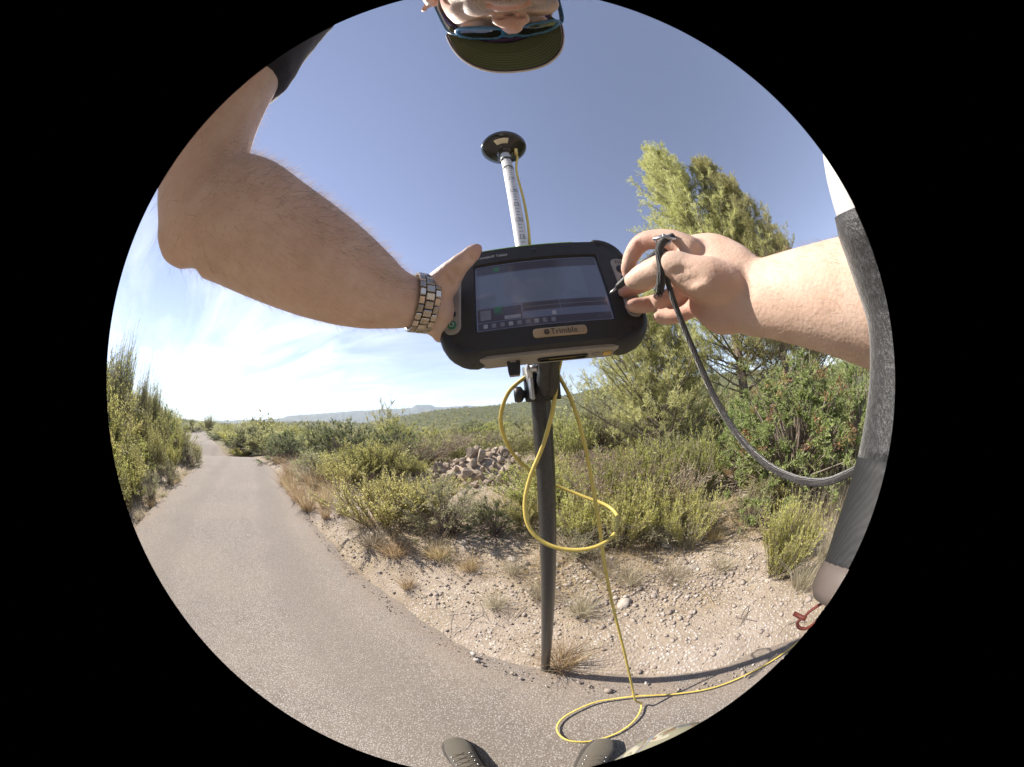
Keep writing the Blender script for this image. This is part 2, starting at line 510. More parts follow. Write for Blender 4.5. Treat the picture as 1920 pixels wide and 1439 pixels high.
b.pbsdf(col, 0.95, 0, b.bump(h1, 0.7, 0.012), Specular_IOR_Level=0.15)
M_EARTH = b.m
gr = np.hypot(GV[:, 0], GV[:, 1])
ground = obj('ground', mesh('ground', GV, GFl, True, {'far': sstep(9, 24, gr)}), M_EARTH)
tag(ground, kind='structure')

# road: one thin sheet of old asphalt with a crumbling edge
ts = np.concatenate([np.arange(-9, 14, 0.07), np.arange(14, 60, 0.4)])
nc = 34
w = np.linspace(-1, 1, nc)
RV = []; RE = []
for k, t in enumerate(ts):
    hwr = ROAD_HW + 0.05 * vnoise(t, 0, 0.35, 21) + 0.07 * vnoise(t, 0, 1.3, 22) + 0.03 * vnoise(t, 3, 0.12, 23)
    hwl = ROAD_HW + 0.05 * vnoise(t, 9, 0.5, 24) + 0.06 * vnoise(t, 9, 1.7, 25)
    n_ = float(road_c(t)) + np.where(w > 0, w * hwr, w * hwl)
    z = float(road_z(t)) + 0.018 * (1 - w ** 2) + 0.004 * vnoise(np.full(nc, t), n_, 0.6, 26) - 0.03 * sstep(0.975, 1.0, np.abs(w))
    RE.append(sstep(0.55, 1.0, np.abs(w)) ** 2)
    RV.append(np.stack([t * TD[0] + n_ * ND[0], t * TD[1] + n_ * ND[1], z], 1))
RV = np.vstack(RV)
i = (np.arange(len(ts) - 1) * nc)[:, None]; j = np.arange(nc - 1)[None, :]
RF = np.stack([i + j, i + nc + j, i + nc + j + 1, i + j + 1], -1).reshape(-1, 4)[:, ::-1]
b = MB('worn asphalt')
P = b.pos()
agg = b.voro(P, 125); aggc = b.voro(P, 125, 'Color')
n_f = b.noise(P, 220, 4, 0.7); n_b = b.noise(P, 0.9, 5, 0.6); n_m = b.noise(P, 14, 5, 0.65)
base = b.ramp(n_m, [(0.3, (0.167, 0.142, 0.122)), (0.7, (0.219, 0.189, 0.163))])
hs = b.n('ShaderNodeHueSaturation'); hs.inputs['Saturation'].default_value = 0.12; b.l(aggc, hs.inputs['Color'])
stone = b.mix(0.3, (0.299, 0.259, 0.221), hs.outputs[0])
base = b.mix(b.ramp(agg, [(0.30, 0.8), (0.5, 0.0)]), base, stone)
base = b.mix(b.ramp(n_f, [(0.40, 0.75), (0.52, 0.0)]), base, (0.062, 0.052, 0.044))
base = b.mix(b.ramp(n_b, [(0.35, 0.0), (0.7, 0.35)]), base, (0.299, 0.249, 0.200))
trk = b.n('ShaderNodeVectorMath'); trk.operation = 'DOT_PRODUCT'; b.l(P, trk.inputs[0]); trk.inputs[1].default_value = (ND[0], ND[1], 0)
wob = b.math('ADD', trk.outputs['Value'], b.math('MULTIPLY', b.noise(P, 0.5, 3), 0.5))
band = b.math('SINE', b.math('MULTIPLY', wob, 4.6))
base = b.mix(b.math('MULTIPLY', b.ramp(band, [(0.35, 0.0), (0.9, 1.0)]), b.ramp(n_m, [(0.35, 0.1), (0.65, 0.35)])), base, (0.119, 0.102, 0.088))
ed = b.attr('edge')
dust = b.math('MULTIPLY', ed, b.ramp(b.noise(P, 4.5, 6, 0.7), [(0.36, 0.0), (0.62, 1.0)]))
base = b.mix(dust, base, b.ramp(b.noise(P, 90, 4, 0.7), [(0.35, (0.17, 0.13, 0.10)), (0.65, (0.31, 0.255, 0.21))]))
hh = b.math('ADD', b.ramp(agg, [(0.0, 1.0), (0.5, 0.0)]), b.math('MULTIPLY', n_f, 0.8))
b.pbsdf(base, 0.9, 0, b.bump(hh, 0.5, 0.003), Specular_IOR_Level=0.2)
M_ROAD = b.m
tag(obj('road', mesh('road', RV, RF, True, {'edge': np.concatenate(RE)}), M_ROAD), kind='structure')

# far mountains, 7 km away
MT = [azel(*p) for p in [(330, 792), (420, 788), (470, 787), (520, 785), (545, 779), (580, 777), (640, 772), (700, 768), (745, 766), (772, 764), (781, 759), (806, 758), (817, 763), (850, 762), (880, 760), (930, 764), (1000, 770)]]
MAZ = np.array([a for a, e in MT]); MEL = np.array([math.tan(e) for a, e in MT])
az = np.linspace(math.radians(-95), math.radians(60), 620)
D = 7000.0
prof = np.interp(az, MAZ, MEL) * D + CAM_H + 22 * vnoise(az * 900, 0, 9, 31) + 9 * vnoise(az * 900, 0, 3, 32)
prof *= sstep(math.radians(-95), math.radians(-80), az) * 0.9 + 0.1
rows = np.linspace(0, 1, 26)
MV = []
for k, q in enumerate(rows):
    dist = D + (q - 1) * 2600
    gully = (70 * vnoise(az * 900 + 40 * q, q * 60, 30, 33) + 34 * vnoise(az * 900, q * 80, 11, 34)) * math.sin(q * math.pi)
    z = prof * (q ** 1.25) + gully - 60 * (1 - q)
    MV.append(np.stack([dist * np.sin(az), dist * np.cos(az), z], 1))
for q in (0.6, 0.0):                                  # the far side of the range
    MV.append(np.stack([(D + 900 + 1500 * (1 - q)) * np.sin(az), (D + 900 + 1500 * (1 - q)) * np.cos(az), prof * q - 60 * (1 - q)], 1))
MV = np.vstack(MV); na2 = len(az)
i = (np.arange(len(rows) + 1) * na2)[:, None]; j = np.arange(na2 - 1)[None, :]
MF = np.stack([i + j, i + j + 1, i + na2 + j + 1, i + na2 + j], -1).reshape(-1, 4)
b = MB('mountain scrub and rock')
P = b.pos()
c_ = b.ramp(b.noise(P, 0.004, 6, 0.65), [(0.35, (0.06, 0.07, 0.045)), (0.6, (0.12, 0.115, 0.08)), (0.75, (0.22, 0.2, 0.17))])
b.pbsdf(c_, 0.95)
tag(obj('mountains', mesh('mountains', MV, MF, True), b.m), kind='structure')

# the air between: pale haze over the whole landscape
hx, hy0, hy1, hz0, hz1 = 15000, -15000, 15000, -140, 560
HV, HF = box((0, 0, (hz0 + hz1) / 2), (2 * hx, hy1 - hy0, hz1 - hz0))
haze = obj('haze', mesh('haze', HV, HF), None)
hm = bpy.data.materials.new('pale air'); hm.use_nodes = True; ht = hm.node_tree; ht.nodes.clear()
ho = ht.nodes.new('ShaderNodeOutputMaterial'); hv = ht.nodes.new('ShaderNodeVolumePrincipled')
hv.inputs['Color'].default_value = (0.70, 0.82, 1.0, 1); hv.inputs['Density'].default_value = 8.5e-5; hv.inputs['Anisotropy'].default_value = 0.0
ht.links.new(hv.outputs[0], ho.inputs['Volume'])
haze.data.materials.append(hm)
tag(haze, kind='stuff'); haze['label'] = 'pale blue haze in the air over the valley'
# ------------------------------------------------------------------ plants
def rdir(n, up=0.0):
    v = rng.normal(size=(n, 3)); v = unit(v); v[:, 2] += up
    return unit(v)
def leaves(P, D, Ln, W):
    """one four-cornered leaf per point"""
    n = len(P); Ln = np.broadcast_to(Ln, n)[:, None]; W = np.broadcast_to(W, n)[:, None]
    S = unit(np.cross(D, rdir(n))) * W / 2
    V = np.stack([P, P + D * Ln * 0.45 + S, P + D * Ln, P + D * Ln * 0.45 - S], 1).reshape(-1, 3)
    return V, np.arange(4 * n).reshape(n, 4)
def ribbons(C, W, S=None):
    """C (n,k,3) centre lines, W (n,k) widths"""
    n, k, _ = C.shape
    if S is None: S = rdir(n)
    T = unit(C[:, -1] - C[:, 0]); S = unit(np.cross(T, S))[:, None, :]
    V = np.stack([C - S * W[..., None] / 2, C + S * W[..., None] / 2], 2).reshape(-1, 3)
    b0 = (np.arange(n) * k * 2)[:, None] + (np.arange(k - 1) * 2)[None, :]
    return V, np.stack([b0, b0 + 1, b0 + 3, b0 + 2], -1).reshape(-1, 4)
def sticks(C, R, m=3):
    """C (n,k,3), R (n,k): m-sided open twigs"""
    n, k, _ = C.shape
    T = unit(C[:, -1] - C[:, 0]); A = unit(np.cross(T, rdir(n))); B = np.cross(T, A)
    th = np.linspace(0, 2 * math.pi, m, endpoint=False)
    ring = np.cos(th)[None, :, None] * A[:, None, :] + np.sin(th)[None, :, None] * B[:, None, :]
    V = (C[:, :, None, :] + R[:, :, None, None] * ring[:, None, :, :]).reshape(-1, 3)
    b0 = (np.arange(n) * k * m)[:, None, None] + (np.arange(k - 1) * m)[None, :, None] + np.zeros(m, int)[None, None, :]
    j = np.arange(m)[None, None, :]; j2 = (j + 1) % m
    return V, np.stack([b0 + j, b0 + j2, b0 + m + j2, b0 + m + j], -1).reshape(-1, 4)
def tinted(VF, tint, per):
    V, F = VF
    return V, F, np.repeat(tint, per)
def vmesh(name, *parts):
    """join (V, F, tint) parts into one mesh"""
    V, F = join(*[(p[0], p[1]) for p in parts])
    return mesh(name, V, F, False, {'tint': np.concatenate([p[2] for p in parts])})
def grow(n, base_r, lean, h, k=6, bend=0.25, droop=0.0):
    """n stems rising from a small base; returns (n,k,3)"""
    a = rng.uniform(0, 2 * math.pi, n)
    q = np.sqrt(rng.uniform(0, 1, n))
    B = np.stack([np.cos(a) * q * base_r, np.sin(a) * q * base_r, np.zeros(n)], 1)
    out = np.stack([np.cos(a), np.sin(a), np.zeros(n)], 1)
    ln = (lean * q + rng.normal(0, 0.06, n))[:, None]
    hh = h * rng.uniform(0.62, 1.0, n)[:, None] * (1 - 0.22 * q[:, None])
    s = np.linspace(0, 1, k)[None, :, None]
    side = rdir(n) * bend * rng.uniform(0.2, 1, n)[:, None]; side[:, 2] = 0
    C = B[:, None] + out[:, None] * (ln * hh)[:, None] * s ** 1.25 + np.array([0, 0, 1.0]) * hh[:, None] * (s - droop * s ** 3) + side[:, None] * hh[:, None] * s ** 2
    return C
def along(C, f):
    """points and tangents at fractions f (n,m) along (n,k,3)"""
    n, k, _ = C.shape
    t = np.clip(f, 0, 0.999) * (k - 1); i = t.astype(int); u = (t - i)[..., None]
    r = np.arange(n)[:, None]
    p0 = C[r, i]; p1 = C[r, i + 1]
    return p0 * (1 - u) + p1 * u, unit(p1 - p0)

def upright_shrub(nst=85, nlf=42, lean=0.55, base_r=0.16, leaf=0.042, lw=0.009, spread=0.75, side=3, rag=0.55):
    """many upright leafy wands: height 1"""
    C = grow(nst, base_r, lean, 1.0, 6, 0.12)
    # side wands
    f = rng.uniform(0.2, 0.75, (nst, side))
    p, t = along(C, f)
    p = p.reshape(-1, 3); t = t.reshape(-1, 3); m = len(p)
    d = unit(t + rdir(m) * rag + np.array([0, 0, 0.25]))
    ln = rng.uniform(0.10, 0.30, m)[:, None] * (1 + 0.6 * (rag > 0.6))
    s = np.linspace(0, 1, 6)[None, :, None]
    C2 = p[:, None] + d[:, None] * ln[:, None] * s + np.array([0, 0, 1.0]) * (ln[:, None] * 0.35) * s ** 2
    A = np.concatenate([C, C2])
    nl = np.concatenate([np.full(nst, 1.0), np.full(m, 0.45)])
    fs = rng.uniform(0.08, 1.0, (len(A), nlf)) ** 0.85
    keep = rng.uniform(0, 1, fs.shape) < nl[:, None]
    p, t = along(A, fs)
    p, t = p[keep], t[keep]
    d = unit(t + rdir(len(p)) * spread)
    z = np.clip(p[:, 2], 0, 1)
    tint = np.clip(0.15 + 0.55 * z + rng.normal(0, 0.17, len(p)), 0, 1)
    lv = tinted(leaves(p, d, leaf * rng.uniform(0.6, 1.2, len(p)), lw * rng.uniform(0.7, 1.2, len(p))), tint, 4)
    R = np.linspace(0.006, 0.0018, 6)[None, :] * np.ones((len(A), 1))
    st = tinted(sticks(A, R), rng.uniform(0, 1, len(A)), 18)
    return vmesh('foliage', lv), vmesh('stem', st)

def bushy_shrub(ncl=75, nlf=75, leaf=0.05, lw=0.02, rz=0.5, squash=0.8, rag=0.28, clump=0.13):
    """rounded shrub of leafy clumps: height about 1, width about 1"""
    v = rdir(ncl); v[:, 2] = np.abs(v[:, 2]) * 1.45 - 0.5
    q = rng.uniform(0.45, 1.0, ncl)[:, None] ** 0.6
    c = v * q * np.array([0.5, 0.5, rz]) * (1 + rag * rng.normal(0, 0.6, (ncl, 1)))
    c[:, 2] = np.clip(c[:, 2] + 0.42, rng.uniform(0.04, 0.14, ncl), 1.15)
    # shoots reach out of the clump centres
    ns = 6
    o = unit(c - np.array([0, 0, 0.3]))
    d = unit(np.repeat(o, ns, 0) + rdir(ncl * ns) * 0.85 + np.array([0, 0, 0.3]))
    b0 = np.repeat(c, ns, 0) - d * 0.03
    ln = rng.uniform(0.5, 1.35, ncl * ns)[:, None] * clump
    s = np.linspace(0, 1, 4)[None, :, None]
    C = b0[:, None] + d[:, None] * ln[:, None] * s
    m = max(4, nlf // ns)
    p, t = along(C, rng.uniform(0.1, 1, (len(C), m)))
    p = p.reshape(-1, 3); t = t.reshape(-1, 3)
    dl = unit(t * 0.7 + rdir(len(p)) * 0.9)
    tint = np.clip(0.35 + 0.25 * np.repeat(rng.normal(0, 1, ncl), ns * m) + rng.normal(0, 0.16, len(p)), 0, 1)
    lv = tinted(leaves(p, dl, leaf * rng.uniform(0.6, 1.2, len(p)), lw * rng.uniform(0.7, 1.2, len(p))), tint, 4)
    base = rng.normal(0, 0.05, (ncl, 3)); base[:, 2] = 0
    mid = base * 0.4 + c * 0.6 + rng.normal(0, 0.03, (ncl, 3))
    T = np.stack([base, mid * [0.8, 0.8, 0.9], c], 1)
    st = tinted(sticks(T, np.array([0.012, 0.007, 0.003])[None, :] * np.ones((ncl, 1))), rng.uniform(0, 1, ncl), 9)
    sh = tinted(sticks(C, np.array([0.003, 0.0025, 0.002, 0.001])[None, :] * np.ones((len(C), 1))), rng.uniform(0, 1, len(C)), 12)
    return vmesh('foliage', lv), vmesh('stem', st, sh)

def grass_tuft(nb=170, h=1.0, lean=0.75, w=0.007, droop=0.16, base_r=0.15):
    C = grow(nb, base_r, lean, h, 5, 0.5, droop)
    C = C * np.clip(rng.normal(0.8, 0.28, nb), 0.2, 1.15)[:, None, None] + rng.normal(0, 0.03, (nb, 1, 3)) * [1, 1, 0]
    W = np.array([0.8, 1.0, 0.8, 0.5, 0.08])[None, :] * w * rng.uniform(0.6, 1.2, (nb, 1))
    bl = tinted(ribbons(C, W), rng.uniform(0, 1, nb), 10)
    return vmesh('blades', bl)

def twig_shrub(nst=60):
    C = grow(nst, 0.12, 0.9, 0.9, 5, 0.3)
    f = rng.uniform(0.25, 1.0, (nst, 14))
    p, t = along(C, f); p = p.reshape(-1, 3); t = t.reshape(-1, 3)
    d = unit(t + rdir(len(p)) * 0.9); ln = rng.uniform(0.06, 0.2, len(p))[:, None]
    s = np.linspace(0, 1, 4)[None, :, None]
    C2 = p[:, None] + d[:, None] * ln[:, None] * s + rdir(len(p))[:, None] * 0.04 * s ** 2
    a = tinted(sticks(C, np.linspace(0.007, 0.002, 5)[None, :] * np.ones((nst, 1))), rng.uniform(0, 1, nst), 15)
    b_ = tinted(ribbons(C2, np.linspace(0.006, 0.0025, 4)[None, :] * np.ones((len(C2), 1))), rng.uniform(0, 1, len(C2)), 8)
    p, t = along(C2, rng.uniform(0.2, 1, (len(C2), 5))); p = p.reshape(-1, 3); t = t.reshape(-1, 3)
    lv = tinted(leaves(p, unit(t + rdir(len(p))), 0.022, 0.009), rng.uniform(0, 1, len(p)), 4)
    return vmesh('foliage', lv), vmesh('stem', a, b_)

def pine_tree(height_m, crown_base, radius, nbr=70, tops=1, seed=0, nsub=9, needles=13, lean=(0, 0)):
    """young pine in metres: tapered trunk, limbs in whorls, tufts of fine needles on every shoot"""
    H_ = height_m
    tk = []
    k = 12
    s = np.linspace(0, 1, k)
    wob = np.cumsum(rng.normal(0, 0.02 * H_ / k, (k, 2)), 0)
    trunk = np.stack([wob[:, 0] + lean[0] * s ** 2, wob[:, 1] + lean[1] * s ** 2, s * H_], 1)
    tr = np.interp(s, [0, 0.1, 1], [0.019 * H_, 0.014 * H_, 0.003 * H_])
    zf = np.sort(rng.uniform(crown_base, 0.985, nbr))
    a = np.arange(nbr) * 2.4 + rng.normal(0, 0.35, nbr)
    taper = np.clip((1 - zf) / (1 - crown_base), 0, 1) ** 0.75
    ln = radius * (0.27 + 0.9 * taper) * rng.uniform(0.65, 1.15, nbr)
    p, _ = along(trunk[None], zf[None]); p = p[0]
    rise = (0.25 + 1.15 * (zf - crown_base) / (1 - crown_base))[:, None]
    d = unit(np.stack([np.cos(a), np.sin(a), np.zeros(nbr)], 1) + np.array([0, 0, 1.0]) * rise)
    s6 = np.linspace(0, 1, 6)[None, :, None]
    B = p[:, None] + d[:, None] * ln[:, None, None] * s6 + np.array([0, 0, 1.0]) * (ln[:, None, None] * 0.22) * s6 ** 2 + rdir(nbr)[:, None] * 0.08 * ln[:, None, None] * s6 ** 2
    # sub-branches
    f = rng.uniform(0.18, 1.0, (nbr, nsub))
    q, t = along(B, f); q = q.reshape(-1, 3); t = t.reshape(-1, 3); m = len(q)
    l2 = np.repeat(ln, nsub) * (0.18 + 0.32 * (1 - f.ravel())) * rng.uniform(0.7, 1.2, m) + 0.07
    d2 = unit(t + rdir(m) * 1.0 + np.array([0, 0, 0.35]))
    s4 = np.linspace(0, 1, 4)[None, :, None]
    B2 = q[:, None] + d2[:, None] * l2[:, None, None] * s4 + np.array([0, 0, 1.0]) * (0.3 * l2[:, None, None]) * s4 ** 2
    # shoots with needles
    nsh = 8
    f3 = rng.uniform(0.3, 1.0, (m, nsh)); f3[:, 0] = 1.0
    q3, t3 = along(B2, f3); q3 = q3.reshape(-1, 3); t3 = t3.reshape(-1, 3)
    extra, te = along(B, rng.uniform(0.75, 1, (nbr, 3)))
    q3 = np.vstack([q3, extra.reshape(-1, 3)]); t3 = np.vstack([t3, te.reshape(-1, 3)])
    n3 = len(q3)
    d3 = unit(t3 + rdir(n3) * 0.85 + np.array([0, 0, 0.25]))
    l3 = rng.uniform(0.06, 0.13, n3)
    u = rng.uniform(0, 1, (n3, needles))
    np_ = (q3[:, None] + d3[:, None] * (l3[:, None] * u)[..., None]).reshape(-1, 3)
    nd = unit(np.repeat(d3, needles, 0) * 1.0 + rdir(n3 * needles) * 0.8)
    tuft = np.repeat(np.clip(rng.normal(0.5, 0.22, n3), 0, 1), needles)
    tint = np.clip(tuft + rng.normal(0, 0.1, len(np_)), 0, 1)
    nl = tinted(leaves(np_, nd, rng.uniform(0.055, 0.095, len(np_)), 0.0085), tint, 4)
    tv, tf = tube(trunk, tr, seg=10)
    bark = [(tv, tf, np.full(len(tv), 0.4)), tinted(sticks(B, (np.linspace(1, 0.25, 6)[None, :] * (0.006 + 0.010 * ln[:, None])), 5), rng.uniform(0, 1, nbr), 30),
            tinted(sticks(B2, np.linspace(0.006, 0.002, 4)[None, :] * np.ones((m, 1))), rng.uniform(0, 1, m), 12)]
    return vmesh('crown', nl), vmesh('trunk', *bark)

M_BROOM = leafmat('yellow green leaves', (0.499, 0.476, 0.174), (0.640, 0.610, 0.223), (0.640, 0.640, 0.352), 0.42)
M_GREEN = leafmat('fresh green leaves', (0.365, 0.370, 0.122), (0.468, 0.474, 0.156), (0.624, 0.605, 0.234), 0.42)
M_DARK = leafmat('dark evergreen leaves', (0.131, 0.151, 0.066), (0.211, 0.244, 0.107), (0.355, 0.381, 0.188), 0.3)
M_MASTIC = leafmat('glossy green leaves', (0.32, 0.40, 0.15), (0.42, 0.52, 0.20), (0.54, 0.60, 0.27), 0.42, 0.5, 0.25)
M_GREY = leafmat('grey green leaves', (0.337, 0.330, 0.180), (0.432, 0.423, 0.231), (0.637, 0.578, 0.357), 0.3)
M_BROWN = leafmat('dry brown leaves', (0.349, 0.256, 0.168), (0.448, 0.328, 0.216), (0.621, 0.483, 0.328), 0.2)
M_STRAW = leafmat('dry straw', (0.296, 0.209, 0.109), (0.517, 0.394, 0.230), (0.660, 0.579, 0.387), 0.3)
M_PALE = leafmat('bleached grass', (0.330, 0.275, 0.187), (0.506, 0.451, 0.341), (0.638, 0.594, 0.484), 0.3)
M_PINE = leafmat('pine needles', (0.46, 0.46, 0.20), (0.58, 0.57, 0.27), (0.64, 0.62, 0.36), 0.46)
M_CYP = leafmat('juniper sprays', (0.367, 0.377, 0.151), (0.470, 0.483, 0.194), (0.640, 0.640, 0.334), 0.3)
M_RED = leafmat('reddish fruit clusters', (0.16, 0.075, 0.04), (0.30, 0.15, 0.085), (0.38, 0.24, 0.13), 0.15)
M_TWIG = leafmat('grey twigs', (0.160, 0.130, 0.100), (0.280, 0.235, 0.190), (0.360, 0.310, 0.260), 0.0)
M_BARK = leafmat('pine bark', (0.130, 0.105, 0.085), (0.220, 0.180, 0.145), (0.300, 0.250, 0.200), 0.0)

# ------------------------------------------------------------------ survey gear
M_CARB = None
b = MB('woven carbon fibre'); c = b.coord('Object')
sx = b.n('ShaderNodeSeparateXYZ'); b.l(c, sx.inputs[0])
ang = b.math('ARCTAN2', sx.outputs[1], sx.outputs[0])
cmb = b.n('ShaderNodeCombineXYZ'); b.l(b.math('MULTIPLY', ang, 0.0225), cmb.inputs[0]); b.l(sx.outputs[2], cmb.inputs[1])
br = b.n('ShaderNodeTexBrick'); b.l(b.map(cmb.outputs[0], (1, 1, 1), (0, 0, 0.785)), br.inputs[0]); br.inputs['Scale'].default_value = 210
br.inputs['Color1'].default_value = (0.022, 0.021, 0.020, 1); br.inputs['Color2'].default_value = (0.062, 0.058, 0.053, 1); br.inputs['Mortar'].default_value = (0.02, 0.02, 0.02, 1); br.inputs['Mortar Size'].default_value = 0.03
b.pbsdf(br.outputs[0], 0.34, 0.0, b.bump(br.outputs[1], 0.15, 0.0006), Coat_Weight=0.3, Coat_Roughness=0.25)
M_CARB = b.m
M_BLACK = plain('black moulded plastic', (0.022, 0.022, 0.023), 0.5, bump=0.15, bscale=900)
M_RUB = plain('black rubber', (0.03, 0.031, 0.032), 0.62, bump=0.2, bscale=1400)
M_TIPR = plain('grey rubber', (0.15, 0.147, 0.138), 0.75, bump=0.2, bscale=800)
M_ALU = plain('brushed aluminium', (0.55, 0.55, 0.56), 0.38, 1.0)
M_WHITE = plain('white painted tube', (0.62, 0.60, 0.60), 0.42, var=0.04)
M_INK = plain('black ink', (0.03, 0.03, 0.035), 0.6)
M_YEL = plain('yellow cable sheath', (0.56, 0.43, 0.10), 0.5, var=0.22, scale=18, bump=0.1, bscale=400)
M_GOLD = plain('brass connector', (0.6, 0.42, 0.16), 0.35, 1.0)
M_GLOSSB = plain('glossy black radome', (0.02, 0.02, 0.022), 0.16, var=0.2)
M_CREAM = plain('cream label', (0.62, 0.56, 0.44), 0.5)

ANT = ORG + np.array([0.062, 0.335, 0.715])
FOOT = ground_at(1022, 1256); FOOT = FOOT + [0, 0, 0.0]
PAX = unit(ANT - FOOT); PLEN = float(np.linalg.norm(ANT - FOOT))
pz = PAX; px_ = unit(np.cross([0, 1.0, 0], pz)); py_ = np.cross(pz, px_)         # px_ to the right, py_ away from the person
PM = Matrix([[px_[i], py_[i], pz[i], FOOT[i]] for i in range(3)] + [[0, 0, 0, 1]])
pole = thing('survey_pole', 'tall antenna pole with black woven lower tube standing on the road edge', 'survey pole', FOOT)
pole.matrix_world = PM
def ppart(name, VF, mat, parent=None, smooth=True):
    return obj(name, mesh(name, VF[0], VF[1], smooth), mat, parent or pole)
CL = PLEN * 0.66                                   # height of the clamp along the pole
ppart('lower_tube', lathe([(0.0, 0.055), (0.0195, 0.055), (0.0195, 0.3), (0.0195, 0.8), (0.0195, CL), (0.0195, CL + 0.10), (0.0, CL + 0.10)], 40), M_CARB)
ppart('foot_cap', lathe([(0.0, 0.0), (0.014, 0.001), (0.018, 0.006), (0.0205, 0.02), (0.0212, 0.056), (0.0205, 0.060), (0.0195, 0.061)], 32), M_TIPR)
ppart('collar', lathe([(0.0195, CL + 0.05), (0.024, CL + 0.052), (0.024, CL + 0.1), (0.0145, CL + 0.104)], 32), M_BLACK)
up = ppart('graduated_tube', lathe([(0.0145, CL + 0.10), (0.0142, PLEN - 0.012), (0.0, PLEN - 0.012)], 32), M_WHITE)
def textmesh(s, size, align='CENTER'):
    cu = bpy.data.curves.new('txt', 'FONT'); cu.body = s; cu.size = size; cu.align_x = align; cu.align_y = 'CENTER'; cu.resolution_u = 3
    o = bpy.data.objects.new('txt', cu); COL.objects.link(o)
    dg = bpy.context.evaluated_depsgraph_get(); dg.update()
    me = bpy.data.meshes.new_from_object(o.evaluated_get(dg)); bpy.data.objects.remove(o); bpy.data.curves.remove(cu)
    me.materials.clear()
    return me
def wrap(me, z0, rad, yaw):
    for v in me.vertices:
        a = v.co.x / rad + yaw - math.pi / 2
        v.co = (rad * math.cos(a), rad * math.sin(a), z0 + v.co.y)
    return me
# the scale reads downwards: 1.35 near the top, 1.65 at the tablet
z165 = PLEN - 0.405
def zmark(v): return z165 + (1.65 - v)
for v in (1.35, 1.4, 1.45, 1.5, 1.55, 1.6, 1.65):
    me = wrap(textmesh(('%.2f' % v).rstrip('0'), 0.0125), zmark(v) + 0.006, 0.01465, 0.1)
    obj('scale_number', me, M_INK, up)
tk = []
for k in range(-3, 34):
    v = 1.33 + k * 0.01
    wd = 0.6 if abs((v * 20) % 1) < 0.01 or abs((v * 20) % 1) > 0.99 else 0.33
    a = np.linspace(-wd, wd, 7) + 0.1 - math.pi / 2
    z = zmark(v)
    V = np.vstack([np.stack([0.01466 * np.cos(a), 0.01466 * np.sin(a), np.full(7, z - 0.0006)], 1), np.stack([0.01466 * np.cos(a), 0.01466 * np.sin(a), np.full(7, z + 0.0006)], 1)])
    tk.append((V, np.stack([np.arange(6), np.arange(1, 7), np.arange(8, 14), np.arange(7, 13)], 1)))
ppart('scale_ticks', join(*tk), M_INK, up, False)
ppart('tape_band', lathe([(0.0146, PLEN - 0.095), (0.0152, PLEN - 0.095), (0.0152, PLEN - 0.091), (0.0146, PLEN - 0.091)], 32), M_INK)
# antenna: a shallow black dome on the pole top
ant = ppart('antenna', lathe([(0.0, -0.006), (0.016, -0.006), (0.019, 0.004), (0.026, 0.010), (0.045, 0.016), (0.060, 0.026), (0.0655, 0.033), (0.066, 0.038), (0.063, 0.046), (0.045, 0.062), (0.02, 0.07), (0.0, 0.071)], 64), M_GLOSSB)
ant.location = (0, 0, PLEN - 0.012)
# printed label on its underside
V = []
for r_ in np.linspace(0.036, 0.052, 5):
    for a in np.linspace(-0.42, 0.42, 9) + math.radians(102):
        zr = np.interp(r_, [0.026, 0.045, 0.060], [0.010, 0.016, 0.026])
        V.append((r_ * math.cos(a), -r_ * math.sin(a), zr - 0.0009))
V = np.array(V); i = (np.arange(4) * 9)[:, None]; j = np.arange(8)[None, :]
obj('antenna_label', mesh('antenna_label', V, np.stack([i + j, i + j + 1, i + j + 10, i + j + 9], -1).reshape(-1, 4)), M_CREAM, ant)
cn = xform(lathe([(0.0, -0.03), (0.005, -0.03), (0.0062, -0.026), (0.0062, -0.008), (0.0075, -0.006), (0.0075, 0.010), (0.0, 0.010)], 16), basis((1, 0, 0), (0, 1, 0), (0, 0, 1), (0.030, -0.008, 0.016)))
obj('connector', mesh('connector', *cn, True), M_GOLD, ant)
ppart('zip_tie', join(lathe([(0.0147, PLEN - 0.052), (0.0168, PLEN - 0.052), (0.0168, PLEN - 0.047), (0.0147, PLEN - 0.047)], 24), box((0.017, -0.006, PLEN - 0.05), (0.016, 0.010, 0.009))), M_BLACK, None, False)
# the thin antenna lead down the pole
lead = [(0.030, -0.008, PLEN - 0.026), (0.030, -0.010, PLEN - 0.05), (0.022, -0.012, PLEN - 0.085), (0.019, -0.006, PLEN - 0.13), (0.022, -0.004, PLEN - 0.22), (0.021, -0.004, PLEN - 0.30), (0.018, 0.004, PLEN - 0.36), (0.012, 0.016, PLEN - 0.42), (0.012, 0.017, PLEN - 0.5)]
ppart('antenna_lead', tube(spline(lead, 50), 0.0032, seg=8), M_YEL)
# clamp: collar on the pole, ball and socket arm holding the tablet
cz = CL + 0.015
clamp = ppart('clamp', join(lathe([(0.0197, cz - 0.045), (0.029, cz - 0.045), (0.030, cz - 0.04), (0.030, cz + 0.02), (0.0197, cz + 0.022)], 28), box((0.006, -0.030, cz - 0.012), (0.05, 0.018, 0.062))), M_BLACK, None, False)
obj('plate', mesh('plate', *box((-0.021, -0.040, cz - 0.010), (0.006, 0.03, 0.055), 0.001)), M_ALU, clamp)
obj('knob', mesh('knob', *xform(lathe([(0.0, 0.0), (0.013, 0.001), (0.0155, 0.006), (0.0145, 0.015), (0.008, 0.019), (0.006, 0.034), (0, 0.034)], 14), basis((0, 0, 1), (0, 1, 0), (-1, 0, 0), (-0.021 + -0.03, -0.004, cz - 0.03)) @ np.diag([1, 1, -1, 1])), True), M_BLACK, clamp)

